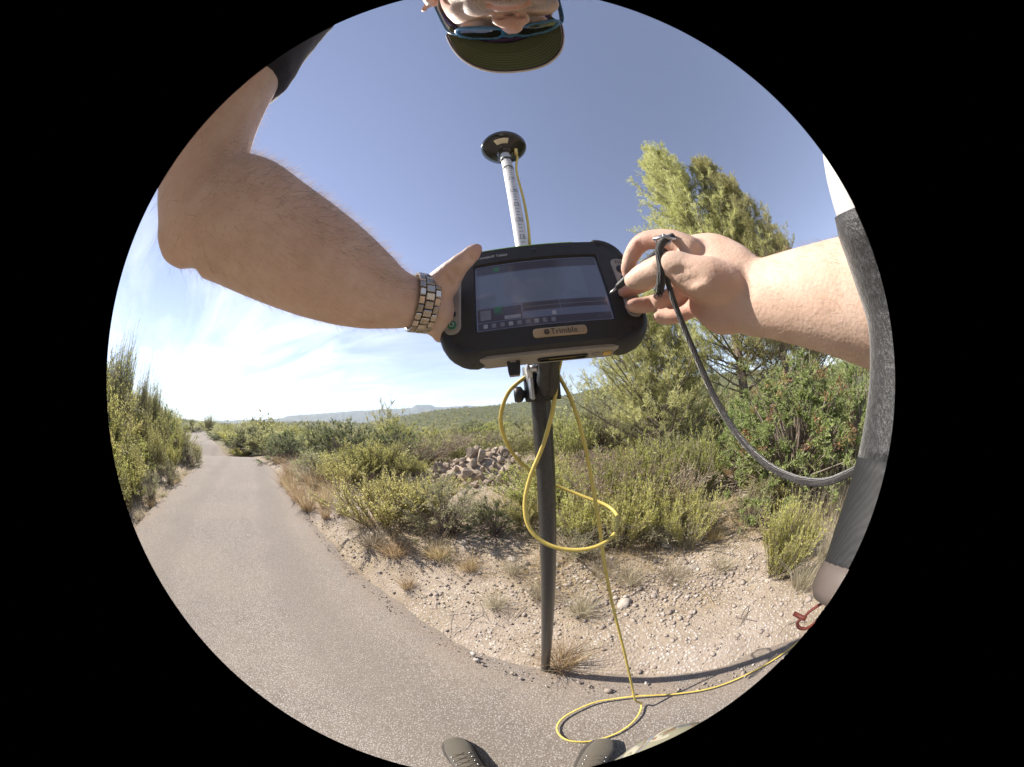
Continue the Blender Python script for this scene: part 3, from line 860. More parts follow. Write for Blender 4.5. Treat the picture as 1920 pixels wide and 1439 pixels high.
# ------------------------------------------------------------------ tablet
TR = np.array([[0.992, 0.006, -0.126], [-0.126, 0.069, -0.99], [0.003, 0.998, 0.069]])
u_, s_, vt_ = np.linalg.svd(TR); TR = u_ @ vt_
TC = ORG + np.array([0.055, 0.238, 0.143])
tab = thing('rugged_tablet', 'black rugged tablet computer held up in front of the pole', 'tablet', TC)
tab.matrix_world = Matrix([[TR[i, 0], TR[i, 1], TR[i, 2], TC[i]] for i in range(3)] + [[0, 0, 0, 1]])
# local frame: x right, y up, z towards the viewer, screen plane at z = 0
def rrect(w, h, r, n=6, cut=0.0):
    """rounded rectangle outline"""
    pts = []
    for (sx, sy, a0) in ((1, 1, 0), (-1, 1, 90), (-1, -1, 180), (1, -1, 270)):
        for k in range(n + 1):
            a = math.radians(a0 + 90 * k / n)
            pts.append((sx * (w / 2 - r) + r * math.cos(a), sy * (h / 2 - r) + r * math.sin(a)))
    return np.array(pts)
def slab(outlines):
    """stack of (outline, z) rings, capped"""
    n = len(outlines[0][0]); V = np.vstack([np.column_stack([o, np.full(n, z)]) for o, z in outlines])
    F = []
    for k in range(len(outlines) - 1):
        for q in range(n): F.append((k * n + q, k * n + (q + 1) % n, (k + 1) * n + (q + 1) % n, (k + 1) * n + q))
    F.append(tuple(range(n))[::-1]); F.append(tuple((len(outlines) - 1) * n + q for q in range(n)))
    return V, F
def tpart(name, VF, mat, parent=None, smooth=False):
    o = obj(name, mesh(name, VF[0], VF[1], smooth), mat, parent or tab)
    if smooth:
        for p in o.data.polygons: p.use_smooth = len(p.vertices) == 4
    return o
M_GREYP = plain('warm grey plastic', (0.30, 0.275, 0.245), 0.55, var=0.06, bump=0.1, bscale=1500)
M_BEZ = plain('black bezel', (0.03, 0.029, 0.028), 0.62, var=0.1, bump=0.12, bscale=2000)
M_LIME = plain('lime green stripe', (0.42, 0.72, 0.12), 0.5, var=0.05)
def ring(wo, ho, ro, wi, hi, ri, z, n=6):
    a = rrect(wo, ho, ro, n); c_ = rrect(wi, hi, ri, n); m = len(a)
    V = np.vstack([np.column_stack([a, np.full(m, z)]), np.column_stack([c_, np.full(m, z)])])
    F = [(q, (q + 1) % m, m + (q + 1) % m, m + q) for q in range(m)]
    return V, F
W_, H2 = 0.236, 0.150
# the case: thick grey core, black front frame and fat rubber bumpers at the corners
tpart('case', slab([(rrect(W_ - 0.02, H2 - 0.02, 0.02), -0.040), (rrect(W_ - 0.006, H2 - 0.008, 0.024), -0.034), (rrect(W_ - 0.006, H2 - 0.008, 0.024), -0.010), (rrect(W_ - 0.012, H2 - 0.014, 0.022), -0.004)]), M_GREYP, None, True)
V1, F1 = slab([(rrect(W_ - 0.006, H2 - 0.004, 0.024), -0.012), (rrect(W_ - 0.002, H2, 0.026), -0.004), (rrect(W_ - 0.002, H2, 0.026), 0.001), (rrect(W_ - 0.010, H2 - 0.008, 0.022), 0.0055)])
F1 = F1[:-1]
rg = ring(W_ - 0.010, H2 - 0.008, 0.022, 0.158, 0.097, 0.004, 0.0055)
rg2 = join((np.vstack([np.column_stack([rrect(0.158, 0.097, 0.004), np.full(28, 0.0055)]), np.column_stack([rrect(0.155, 0.094, 0.003), np.full(28, 0.0012)])]), [(q, (q + 1) % 28, 28 + (q + 1) % 28, 28 + q) for q in range(28)]))
tpart('front_frame', join((V1, F1), rg, rg2), M_BEZ)
def arcpts(c, r, a0, a1, n): return [(c[0] + r * math.cos(math.radians(a0 + (a1 - a0) * k / n)), c[1] + r * math.sin(math.radians(a0 + (a1 - a0) * k / n))) for k in range(n + 1)]
for sx in (-1, 1):
    for sy in (-1, 1):
        # bumper following the corner: a fat rounded bar bent round it
        hx_, hy_ = W_ / 2 - 0.004, H2 / 2 - 0.004
        lx, ly = (0.045, 0.038) if sy < 0 else (0.036, 0.028)
        P_ = [(hx_ - lx, hy_), (hx_ - 0.03, hy_)] + [(hx_ - 0.03 + 0.03 * math.sin(a), hy_ - 0.03 + 0.03 * math.cos(a)) for a in np.linspace(0.25, 1.32, 6)] + [(hx_, hy_ - 0.03), (hx_, hy_ - ly)]
        P_ = np.array([(sx * p[0], sy * p[1], -0.016) for p in P_])
        nP = len(P_); rb_ = np.full(nP, 0.0115); rb_[0] = rb_[-1] = 0.007
        tpart('bumper', tube(P_, np.full(nP, 0.0235) - (rb_ < 0.01) * 0.004, rb_, 16, (0, 0, 1), roundcap=True), M_RUB, None, True)
tpart('top_stripe', box((-0.018, H2 / 2 + 0.0012, -0.010), (0.152, 0.009, 0.020), 0.003), M_LIME)
tpart('bottom_face', slab([(rrect(0.156, 0.014, 0.005), -0.036), (rrect(0.162, 0.016, 0.006), -0.032), (rrect(0.162, 0.016, 0.006), -0.006), (rrect(0.156, 0.014, 0.005), -0.001)]), M_GREYP).location = (0.0, -H2 / 2 + 0.0035, 0)
# side grips with buttons
for sx in (-1, 1):
    tpart('side_grip', slab([(rrect(0.022, 0.086, 0.009), -0.012), (rrect(0.022, 0.086, 0.009), 0.0055), (rrect(0.018, 0.082, 0.007), 0.0076)]), M_GREYP, None, True).location = (sx * 0.1055, -0.004, 0)
M_BTN = plain('dark button', (0.02, 0.022, 0.024), 0.35)
M_GBTN = plain('green button', (0.02, 0.16, 0.08), 0.4)
def button(x, y, r, mat, nm='button'):
    o = tpart(nm, lathe([(0.0, 0.0072), (r * 0.8, 0.0072), (r, 0.0062), (r, 0.003)], 24), mat, None, True); o.location = (x, y, 0.0024); return o
button(0.1045, 0.020, 0.0062, M_BTN); button(0.1045, 0.006, 0.004, M_BTN); button(-0.1045, -0.022, 0.0045, M_BTN); gb_ = button(-0.1045, -0.036, 0.0052, M_GBTN, 'power_button')
M_PALEI = plain('pale print', (0.62, 0.62, 0.6), 0.5)
rgp = lathe([(0.0022, 0.0075), (0.0028, 0.0075)], 20)
obj('power_symbol', mesh('power_symbol', *rgp), M_PALEI, gb_)
for (x, y) in ((-0.098, -0.060), (0.098, -0.060), (0.088, 0.064)):
    tpart('screw', lathe([(0.0, 0.0045), (0.0015, 0.0045), (0.0026, 0.0058), (0.0026, 0.0)], 14), M_BTN, None, True).location = (x, y, 0.0008)
for k in range(6):
    tpart('speaker_hole', box((0.1045 + (k % 3 - 1) * 0.0034, 0.0335 - (k // 3) * 0.003, 0.0079), (0.0018, 0.0012, 0.0008)), M_BTN)
tpart('camera_window', lathe([(0.0, 0.0062), (0.0028, 0.0062), (0.0032, 0.0056), (0.0032, 0.005)], 18), M_GLOSSB, None, True).location = (0.0, 0.062, 0)
# docking port on the bottom edge
prt = tpart('docking_port', slab([(rrect(0.058, 0.011, 0.0052), 0.0), (rrect(0.058, 0.011, 0.0052), 0.0035), (rrect(0.054, 0.0075, 0.0036), 0.0035), (rrect(0.054, 0.0075, 0.0036), 0.0015)]), M_BTN)
prt.rotation_euler = (math.radians(90), 0, 0); prt.location = (0.014, -H2 / 2 - 0.0030, -0.018)
for r_ in range(3):
    for k in range(13):
        obj('pin', mesh('pin', *lathe([(0.0, 0.0024), (0.0007, 0.0024), (0.0007, 0.0014)], 6)), M_GOLD, prt).location = ((k - 6) * 0.0024 + (r_ % 2) * 0.0012, (r_ - 1) * 0.0018, 0)
for x in (-0.042, 0.052):
    o = tpart('jack', lathe([(0.0, 0.0005), (0.003, 0.0005), (0.0036, 0.002), (0.0046, 0.002), (0.0046, 0.0)], 18), M_GREYP, None, True)
    o.rotation_euler = (math.radians(90), 0, 0); o.location = (x, -H2 / 2 - 0.0043, -0.016)
o = tpart('jack', lathe([(0.0, 0.0005), (0.0045, 0.0005), (0.0052, 0.002), (0.006, 0.002), (0.006, 0.0)], 18), M_GOLD, None, True); o.rotation_euler = (math.radians(90), 0, 0); o.location = (0.066, -H2 / 2 - 0.0043, -0.016)
# the screen: dim, seen in daylight
def screenmat(name, col, em, rough=0.12):
    b = MB(name); c = b.coord()
    n = b.noise(c, 30, 3)
    cc = b.mix(b.ramp(n, [(0.3, 0.0), (0.7, 0.25)]), col, tuple(x * 0.75 for x in col))
    p = b.pbsdf((0.004, 0.004, 0.006), rough, 0, None)
    b.set(p, 'Emission Color', cc); p.inputs['Emission Strength'].default_value = em
    return b.m
M_SCR = screenmat('dim screen', (0.030, 0.034, 0.055), 0.55)
M_MAP = screenmat('map panel glow', (0.062, 0.074, 0.115), 0.30)
M_UID = screenmat('panel dark glow', (0.018, 0.017, 0.025), 0.5)
M_UIG = screenmat('green tool glow', (0.03, 0.11, 0.065), 0.22)
M_UIW = screenmat('white field glow', (0.2, 0.2, 0.25), 0.20)
M_UIL = screenmat('line glow', (0.05, 0.05, 0.068), 0.5)
scr = tpart('screen', slab([(rrect(0.1555, 0.0945, 0.003), -0.001), (rrect(0.1555, 0.0945, 0.003), 0.0006)]), M_SCR)
def ui(name, x0, y0, x1, y1, mat, z=0.0009):
    """a patch of the picture on the screen, x and y in 0..1 of the screen from its lower left"""
    X0, X1, Y0, Y1 = (x0 - .5) * 0.152, (x1 - .5) * 0.152, (y0 - .5) * 0.091, (y1 - .5) * 0.091
    return obj(name, mesh(name, [(X0, Y0, z), (X1, Y0, z), (X1, Y1, z), (X0, Y1, z)], [(0, 1, 2, 3)]), mat, scr)
def uit(s, x, y, size, mat, z=0.0011):
    me = textmesh(s, size); o = obj('screen_text', me, mat, scr); o.location = ((x - .5) * 0.152, (y - .5) * 0.091, z); return o
ui('map_panel', 0.02, 0.33, 0.86, 0.84, M_MAP)
ui('tool_bar', 0.0, 0.86, 1.0, 1.0, M_UID)
ui('status_bar', 0.0, 0.0, 1.0, 0.10, M_UID)
ui('tool_panel', 0.0, 0.11, 0.33, 0.30, M_UID); ui('side_panel', 0.34, 0.20, 0.99, 0.32, M_UID)
ui('green_tool', 0.13, 0.21, 0.19, 0.31, M_UIG); ui('green_tool', 0.14, 0.88, 0.19, 0.97, M_UIG)
ui('text_field', 0.20, 0.12, 0.32, 0.17, M_UIW)
for k in range(9): ui('icon', 0.04 + k * 0.062, 0.025, 0.072 + k * 0.062, 0.08, M_UIL if k % 3 else M_UIW)
ui('icon', 0.55, 0.115, 0.58, 0.17, M_UIW); ui('icon', 0.02, 0.14, 0.10, 0.28, M_UIL)
ui('grid_line', 0.34, 0.255, 0.99, 0.260, M_UIL, 0.0011); ui('grid_line', 0.62, 0.11, 0.623, 0.32, M_UIL, 0.0011)
ui('scale_bar', 0.68, 0.385, 0.84, 0.392, M_SCR, 0.0011)
uit('60m', 0.75, 0.425, 0.006, M_SCR); uit('118', 0.225, 0.145, 0.004, M_SCR, 0.0012); uit('A', 0.80, 0.77, 0.008, M_SCR)
uit('05 06', 0.42, 0.60, 0.005, M_SCR)
# lettering on the frame
me = textmesh('Trimble\u00ae Tablet', 0.0058, 'LEFT'); o = obj('lettering', me, M_PALEI, tab); o.location = (-0.0735, 0.0585, 0.0061)
plate = tpart('name_plate', slab([(rrect(0.058, 0.0105, 0.0036), 0.0), (rrect(0.058, 0.0105, 0.0036), 0.0011), (rrect(0.056, 0.0085, 0.003), 0.0016)]), plain('champagne plate', (0.55, 0.42, 0.26), 0.35, 0.5)); plate.location = (0.012, -0.0585, 0.0052)
me = textmesh('Trimble.', 0.0092); o = obj('lettering', me, M_INK, plate); o.location = (0.005, 0.0, 0.0019)
gl = []
for k in range(4):
    a = np.linspace(0, 2 * math.pi, 20)[:, None]
    r_ = 0.0034
    yy = (k - 1.5) * 0.0016; hw = math.sqrt(max(1e-9, r_ ** 2 - yy ** 2))
    gl.append((np.array([[-hw, yy - 0.00045, 0], [hw, yy - 0.00045, 0], [hw * 0.9, yy + 0.00045, 0], [-hw * 0.9, yy + 0.00045, 0]]), np.array([[0, 1, 2, 3]])))
for k in (-1, 1):
    gl.append((np.array([[k * 0.0012 - 0.0003, -0.003, 1e-4], [k * 0.0012 + 0.0003, -0.003, 1e-4], [k * 0.0016 + 0.0003, 0.003, 1e-4], [k * 0.0016 - 0.0003, 0.003, 1e-4]]), np.array([[0, 1, 2, 3]])))
o = obj('globe_emblem', mesh('globe_emblem', *join(*gl)), M_INK, plate); o.location = (-0.0145, 0.0002, 0.0019)
# ball-and-socket arm from the clamp to the back of the tablet
a0 = FOOT + PAX * (CL - 0.012) + py_ * -0.035 + px_ * 0.008
a1 = TC + TR @ np.array([0.008, -0.035, -0.052])
P_ = np.array([a0 + (a1 - a0) * q for q in np.linspace(0, 1, 9)])
rr_ = np.array([0.014, 0.0165, 0.017, 0.0155, 0.0135, 0.0155, 0.017, 0.0165, 0.014])
arm = solo('socket_arm', *tube(P_, rr_, rr_ * 1.15, 20, None, roundcap=True), M_BLACK, 'black double socket arm joining the tablet to the pole', 'bracket', None, True)
sock = ellipsoid(a0, (0.0135, 0.0135, 0.0135)); 
def upart(name, VF, mat, parent, smooth=True): return wpart(name, VF[0], VF[1], mat, parent, smooth)
upart('ball', sock, M_BLACK, arm)
mc = (a0 + a1) / 2
ax = unit(a1 - a0)
upart('wing_nut', join(tube([mc - px_ * 0.018, mc - px_ * 0.03], 0.006, seg=12), tube([mc - px_ * 0.030 - PAX * 0.014, mc - px_ * 0.032, mc - px_ * 0.030 + PAX * 0.014], 0.004, 0.003, seg=10)), M_ALU, arm)
upart('back_plate', xform(lathe([(0.0, 0.0), (0.022, 0.0), (0.024, 0.003), (0.024, 0.010), (0.0, 0.012)], 28), basis(TR[:, 0], TR[:, 1], TR[:, 2], TC + TR @ np.array([0.008, -0.03, -0.0535]))), M_BLACK, arm)
# seam line of the two halves of the socket arm
nn = unit(np.cross(ax, px_))
sm = np.array([P_[k] - nn * (rr_[k] * 1.16) * (1 if nn[1] > 0 else -1) for k in range(1, 8)])
upart('seam', tube(sm, 0.0011, seg=6), M_RUB, arm, False)

# USB dongle plugged in below the tablet's left side
dg_c = at(963, 680, 0.262)
dz = unit(TR[:, 1]); 
dM = basis(TR[:, 0], TR[:, 2] * -1, dz, dg_c)
dongle = thing('usb_dongle', 'small black wireless dongle hanging under the tablet left of the clamp', 'dongle', dg_c)
dongle.matrix_world = Matrix([[float(v) for v in r_] for r_ in dM])
sl = slab([(rrect(0.0118, 0.006, 0.002), -0.0145), (rrect(0.0136, 0.0074, 0.0024), -0.010), (rrect(0.0146, 0.008, 0.0026), 0.0), (rrect(0.0146, 0.008, 0.0026), 0.018), (rrect(0.0125, 0.006, 0.002), 0.020)])
obj('case', mesh('case', *sl), M_BLACK, dongle)
obj('usb_plug', mesh('usb_plug', *box((0, 0, 0.025), (0.0118, 0.0045, 0.012), 0.0006)), M_ALU, dongle)
obj('cap_edge', mesh('cap_edge', *box((0, 0, -0.0150), (0.0112, 0.0054, 0.0012), 0.0003)), M_GREYP, dongle)
me = textmesh('tp-link', 0.0036); o = obj('lettering', me, M_PALEI, dongle); o.location = (0.0015, -0.0042, 0.003); o.rotation_euler = (math.radians(90), 0, 0)
o = obj('emblem', mesh('emblem', *xform(lathe([(0.0009, 0), (0.0016, 0)], 12), np.eye(4))), M_PALEI, dongle); o.location = (-0.0058, -0.0042, 0.003); o.rotation_euler = (math.radians(90), 0, 0)

# ------------------------------------------------------------------ yellow cable: one run, looped over the clamp and down to the road
def pts(L_): return np.array([at(*p) for p in L_])
HK = CL
loopA = pts([(1046, 700, 0.415), (1036, 770, 0.425), (1018, 835, 0.44), (994, 895, 0.45), (984, 945, 0.455), (992, 988, 0.46), (1022, 1018, 0.465), (1070, 1031, 0.47), (1120, 1024, 0.48), (1152, 1000, 0.50), (1158, 970, 0.53), (1138, 948, 0.56), (1092, 930, 0.575), (1045, 911, 0.575), (1003, 888, 0.56), (968, 858, 0.53), (946, 820, 0.50), (939, 780, 0.47), (954, 735, 0.45), (985, 707, 0.44)])
loopB = pts([(1010, 694, 0.45), (1034, 688, 0.452), (1052, 712, 0.445), (1076, 762, 0.45), (1098, 840, 0.47), (1112, 915, 0.50), (1124, 985, 0.53), (1134, 1060, 0.60), (1150, 1140, 0.72), (1170, 1220, 0.87), (1184, 1282, 1.04), (1191, 1312, 1.14)])
gnd = []
for p in [(1192, 1332), (1187, 1350), (1168, 1370), (1135, 1387), (1092, 1396), (1056, 1391), (1042, 1372), (1058, 1350), (1105, 1328), (1150, 1320), (1195, 1317), (1260, 1313), (1330, 1301), (1400, 1273), (1450, 1245), (1500, 1208)]:
    q = ground_at(*p); gnd.append([q[0], q[1], 0.024])
gnd = np.array(gnd); gnd[0, 2] = 0.036; gnd[1, 2] = 0.030; gnd[10, 2] = 0.036; gnd[9, 2] = 0.028; gnd[11, 2] = 0.028
ext = gnd[-1] + (gnd[-1] - gnd[-2]) * np.array([[1.5], [4], [8], [14]]); ext[:, 2] = 0.024
start = np.array([at(1052, 668, 0.40), at(1049, 685, 0.41)])
cab = np.vstack([start, loopA, loopB, gnd, ext])
solo('yellow_cable', *tube(spline(cab, 620), 0.0040, seg=10), M_YEL, 'yellow cable looped round the pole and snaking over the road', 'cable', None, True)

# ------------------------------------------------------------------ stylus and its black cord
M_CORD = None
b = MB('braided black cord'); c = b.pos()
w1 = b.n('ShaderNodeTexWave'); b.l(c, w1.inputs[0]); w1.inputs['Scale'].default_value = 260; w1.inputs['Distortion'].default_value = 4
b.pbsdf(b.mix(w1.outputs[1], (0.014, 0.012, 0.012), (0.034, 0.03, 0.029)), 0.9, 0, b.bump(w1.outputs[1], 0.7, 0.001), Sheen_Weight=0.4)
M_CORD = b.m
S0, S1 = at(1143, 550, 0.262), at(1278, 437, 0.262)
sd = unit(S1 - S0)
stylus = thing('stylus', 'thin black stylus pinched between finger and thumb at the tablet edge', 'stylus', S0)
def spart(name, VF, mat): return wpart(name, VF[0], VF[1], mat, stylus, True)
ln_ = float(np.linalg.norm(S1 - S0))
def sp(*q): return [S0 + sd * v for v in q]
spart('barrel', tube(sp(0.010, 0.014, 0.018, 0.022, ln_ * 0.5, ln_ - 0.006, ln_), [0.0024, 0.0036, 0.0037, 0.0042, 0.0042, 0.0042, 0.0032], seg=14), M_BLACK)
spart('nib', tube(sp(0.0, 0.003, 0.0102), [0.0006, 0.0011, 0.0015], seg=10), M_ALU)
cordp = pts([(1236, 462, 0.236), (1244, 500, 0.228), (1262, 560, 0.22), (1285, 620, 0.213), (1315, 690, 0.206), (1345, 755, 0.2), (1385, 818, 0.193), (1432, 866, 0.186), (1485, 895, 0.178), (1540, 904, 0.171), (1590, 888, 0.166), (1625, 868, 0.163)])
tailp = pts([(1262, 443, 0.246), (1244, 452, 0.238), (1236, 470, 0.230), (1240, 500, 0.225), (1239, 528, 0.224), (1236, 545, 0.225)])
cord = solo('black_cord', *tube(spline(cordp, 110), 0.0031, 0.0022, 10), M_CORD, 'black braided cord hanging from the stylus hand to the padded tube', 'cord', None, True)
upart('tail', tube(spline(tailp, 30), np.linspace(0.0036, 0.0044, 30), seg=10), M_CORD, cord)
fv = []
e0 = tailp[-1]
for k in range(60):
    d_ = unit(unit(tailp[-1] - tailp[-2]) + rng.normal(0, 0.45, 3)); s0 = e0 + rng.normal(0, 0.0018, 3) - d_ * 0.002
    fv.append(tube([s0, s0 + d_ * 0.004, s0 + d_ * 0.006 + rng.normal(0, 0.0008, 3)], [0.0004, 0.0004, 0.0002], seg=4))
upart('frayed_end', join(*fv), M_CORD, cord, False)
# bright split ring and clip where the cord meets the stylus
kc = at(1244, 450, 0.238)
th = np.linspace(0, 2 * math.pi, 25)
e1, e2 = unit(ray(1300, 450) - ray(1244, 450)), unit(ray(1244, 400) - ray(1244, 450))
upart('metal_ring', tube([kc + 0.0075 * math.cos(a) * e1 + 0.0042 * math.sin(a) * (e2 + 0.4 * ray(1244, 450)) for a in th], 0.0011, seg=8), M_ALU, cord)
upart('wire_clip', join(tube([kc - e1 * 0.010 + e2 * 0.001, kc + e2 * 0.003, kc + e1 * 0.012 + e2 * 0.0005], 0.0015, seg=8), tube([kc + e2 * 0.006, kc, kc - e2 * 0.008 - e1 * 0.004], 0.0014, seg=8)), M_ALU, cord)

# ------------------------------------------------------------------ padded tube close on the right
b = MB('speckled foam sleeve'); c = b.coord()
n1_ = b.noise(b.map(c, (1, 1, 0.5)), 620, 3, 0.7); n2_ = b.noise(c, 60, 3)
col = b.ramp(n1_, [(0.45, (0.011, 0.011, 0.012)), (0.60, (0.034, 0.033, 0.037)), (0.82, (0.10, 0.10, 0.108))])
b.pbsdf(col, 0.5, 0, b.bump(n1_, 0.5, 0.002), Sheen_Weight=0.3)
M_FOAM = b.m
b = MB('ribbed black rubber'); c = b.coord(); w2 = b.n('ShaderNodeTexWave'); b.l(b.map(c, (1, 1, 0.15)), w2.inputs[0]); w2.inputs['Scale'].default_value = 150; w2.inputs['Distortion'].default_value = 6; w2.inputs['Detail'].default_value = 3
b.pbsdf(b.mix(w2.outputs[1], (0.014, 0.014, 0.015), (0.021, 0.021, 0.023)), 0.7, 0, b.bump(w2.outputs[1], 0.15, 0.0008))
M_RIB = b.m
M_PUTTY = plain('putty plastic', (0.11, 0.088, 0.077), 0.6)
def cpt(px, py, d): return at(px, py, d)
fo = np.array([cpt(1612, 392, 0.155), cpt(1650, 500, 0.155), cpt(1680, 600, 0.154), cpt(1688, 700, 0.153), cpt(1676, 830, 0.152), cpt(1645, 960, 0.152), cpt(1606, 1075, 0.152)])
fs = spline(fo, 40)
fr_ = np.interp(np.linspace(0, 1, 40), [0, 0.06, 0.3, 0.6, 0.9, 1], [0.0175, 0.0200, 0.0185, 0.0205, 0.0225, 0.0215])
tubeo = thing('padded_tube', 'dark speckled foam grip on a white tube, close at the right edge', 'padded tube', fs[-1])
wpart('foam_sleeve', *tube(fs[:29], fr_[:29], seg=28), M_FOAM, tubeo, True)
wpart('rubber_sleeve', *tube(fs[28:], fr_[28:] + 0.0004, seg=28), M_RIB, tubeo, True)
wtop = spline(np.vstack([[fs[1]], [fs[0]], pts([(1601, 345, 0.155), (1597, 290, 0.156), (1604, 225, 0.158), (1622, 150, 0.16)])]), 20)
wpart('white_tube', *tube(wtop, np.linspace(0.0158, 0.0148, 20), seg=28), M_WHITE, tubeo, True)
wbot = np.array([fs[-1] + unit(fs[-1] - fs[-4]) * q for q in (-0.004, 0.002, 0.009, 0.013, 0.015)])
wpart('end_cap', *tube(wbot, [0.0215, 0.0232, 0.0228, 0.019, 0.006], seg=28), M_PUTTY, tubeo, True)
# reddish cord with a small toggle below it
M_REDC = plain('red brown cord', (0.13, 0.026, 0.018), 0.7)
rc = spline(pts([(1590, 1105, 0.165), (1556, 1122, 0.175), (1524, 1142, 0.18), (1506, 1158, 0.183), (1496, 1166, 0.185), (1498, 1176, 0.186), (1512, 1178, 0.184), (1530, 1166, 0.181), (1552, 1146, 0.178), (1592, 1112, 0.172)]), 60)
rco = solo('red_cord', *tube(rc, 0.0010, seg=8), M_REDC, 'thin red-brown cord loop below the padded tube', 'cord', None, True)
upart('toggle', tube(pts([(1489, 1150, 0.186), (1500, 1156, 0.184), (1511, 1160, 0.183)]), 0.0013, seg=8), M_REDC, rco)
# ------------------------------------------------------------------ the person behind the camera
def rel(x, y, z): return ORG + np.array([x, y, z])
def remesh(parts, voxel, smooth_it=6, fac=0.5):
    """fuse overlapping closed shapes into one continuous surface"""
    V, F = join(*parts)
    me = mesh('tmp', V, F)
    o = bpy.data.objects.new('tmp', me); COL.objects.link(o)
    m = o.modifiers.new('r', 'REMESH'); m.mode = 'VOXEL'; m.voxel_size = voxel; m.adaptivity = 0
    s = o.modifiers.new('s', 'SMOOTH'); s.factor = fac; s.iterations = smooth_it
    dg = bpy.context.evaluated_depsgraph_get(); dg.update()
    out = bpy.data.meshes.new_from_object(o.evaluated_get(dg))
    bpy.data.objects.remove(o)
    n = len(out.vertices); co = np.empty(n * 3, np.float32); out.vertices.foreach_get('co', co)
    out.polygons.foreach_set('use_smooth', np.ones(len(out.polygons), bool))
    return out, co.reshape(-1, 3).astype(float)
def limb(P, ra, rb=None, n=24, up=None, seg=20):
    """smooth tapered limb through control points"""
    k = len(P); q = np.linspace(0, 1, n); c = np.linspace(0, 1, k)
    rb = ra if rb is None else rb
    return tube(spline(P, n), np.interp(q, c, ra), np.interp(q, c, rb), seg, up, roundcap=True)

# joints
SHL, SHR = rel(-0.172, -0.165, 0.372), rel(0.175, -0.17, 0.335)
ELL = at(362, 396, 0.266); WRL = at(800, 570, 0.277)
ELR = rel(0.258, -0.135, -0.012); WRR = at(1408, 560, 0.242)
YAW, NOD = math.radians(-9), math.radians(26)      # the head turns a little right and looks down at the tablet
HR = np.array(Matrix.Rotation(YAW, 3, 'Z') @ Matrix.Rotation(-NOD, 3, 'X'))
HD = rel(0.046, -0.030, 0.437) - HR @ np.array([0, 0.103, 0])     # centre of the head at eye level
def hp(x, y, z): return HD + HR @ np.array([x, y, z])
body = []
# head and face
body += [ellipsoid(hp(0, -0.008, 0.032), (0.074, 0.096, 0.092), HR, 28, 18), ellipsoid(hp(0, 0.024, -0.045), (0.062, 0.066, 0.080), HR, 24, 16)]
body += [limb([hp(-0.057, -0.008, -0.052), hp(-0.050, 0.022, -0.083), hp(-0.024, 0.062, -0.104), hp(0, 0.071, -0.106), hp(0.024, 0.062, -0.104), hp(0.050, 0.022, -0.083), hp(0.057, -0.008, -0.052)], [0.020, 0.022, 0.021, 0.022, 0.021, 0.022, 0.020])]
for s in (-1, 1):
    body.append(ellipsoid(hp(s * 0.041, 0.062, -0.034), (0.024, 0.022, 0.026), HR))
    body.append(ellipsoid(hp(s * 0.030, 0.078, -0.062), (0.018, 0.014, 0.026), HR))
    body.append(ellipsoid(hp(s * 0.0125, 0.101, -0.046), (0.0095, 0.0125, 0.0085), HR))        # sides of the nose
    # ear: rim, lobe and bowl
    ec = hp(s * 0.0795, 0.004, -0.022)
    outw = HR @ np.array([s * 0.92, -0.38, 0]); back = HR @ np.array([-s * 0.38, -0.92, 0]); upz = HR @ np.array([0, 0, 1.0])
    rim = [ec + outw * (0.008 + 0.008 * math.sin(a) ** 2) + back * 0.017 * math.cos(a) + upz * 0.031 * math.sin(a) for a in np.linspace(-2.2, 2.6, 14)]
    body.append(tube(spline(rim, 40), np.linspace(0.006, 0.0042, 40), seg=10, roundcap=True))
    body.append(ellipsoid(ec + upz * -0.026 + outw * 0.008, (0.0075, 0.008, 0.010)))
    body.append(ellipsoid(ec + outw * 0.002, (0.009, 0.014, 0.026), HR))
body.append(limb([hp(0, 0.080, 0.012), hp(0, 0.095, -0.012), hp(0, 0.112, -0.038), hp(0, 0.108, -0.046)], [0.009, 0.0105, 0.0125, 0.011]))
body.append(limb([hp(-0.026, 0.078, -0.0715), hp(-0.012, 0.0925, -0.0665), hp(0, 0.0945, -0.0685), hp(0.012, 0.0925, -0.0665), hp(0.026, 0.078, -0.0715)], [0.003, 0.0058, 0.0055, 0.0058, 0.003]))
body.append(limb([hp(-0.025, 0.077, -0.0755), hp(-0.012, 0.0895, -0.0805), hp(0, 0.0915, -0.082), hp(0.012, 0.0895, -0.0805), hp(0.025, 0.077, -0.0755)], [0.003, 0.006, 0.0068, 0.006, 0.003]))
body.append(limb([hp(-0.05, 0.064, 0.022), hp(0, 0.084, 0.024), hp(0.05, 0.064, 0.022)], [0.010, 0.012, 0.010]))
# neck, trunk
body.append(limb([hp(0, -0.035, -0.04), hp(0, -0.06, -0.10) + [0, -0.02, 0], rel(0.005, -0.235, 0.26)], [0.054, 0.058, 0.075], [0.052, 0.06, 0.085], 16, (0, 1, 0)))
body.append(limb([rel(0, -0.25, 0.33), rel(0, -0.275, 0.2), rel(0, -0.28, 0.02), rel(0, -0.265, -0.16), rel(0, -0.24, -0.3)], [0.045, 0.09, 0.097, 0.092, 0.092], [0.08, 0.145, 0.14, 0.135, 0.14], 24, (0, 1, 0), 32))
body.append(limb([SHL, rel(0, -0.245, 0.325), SHR], [0.053, 0.052, 0.053]))
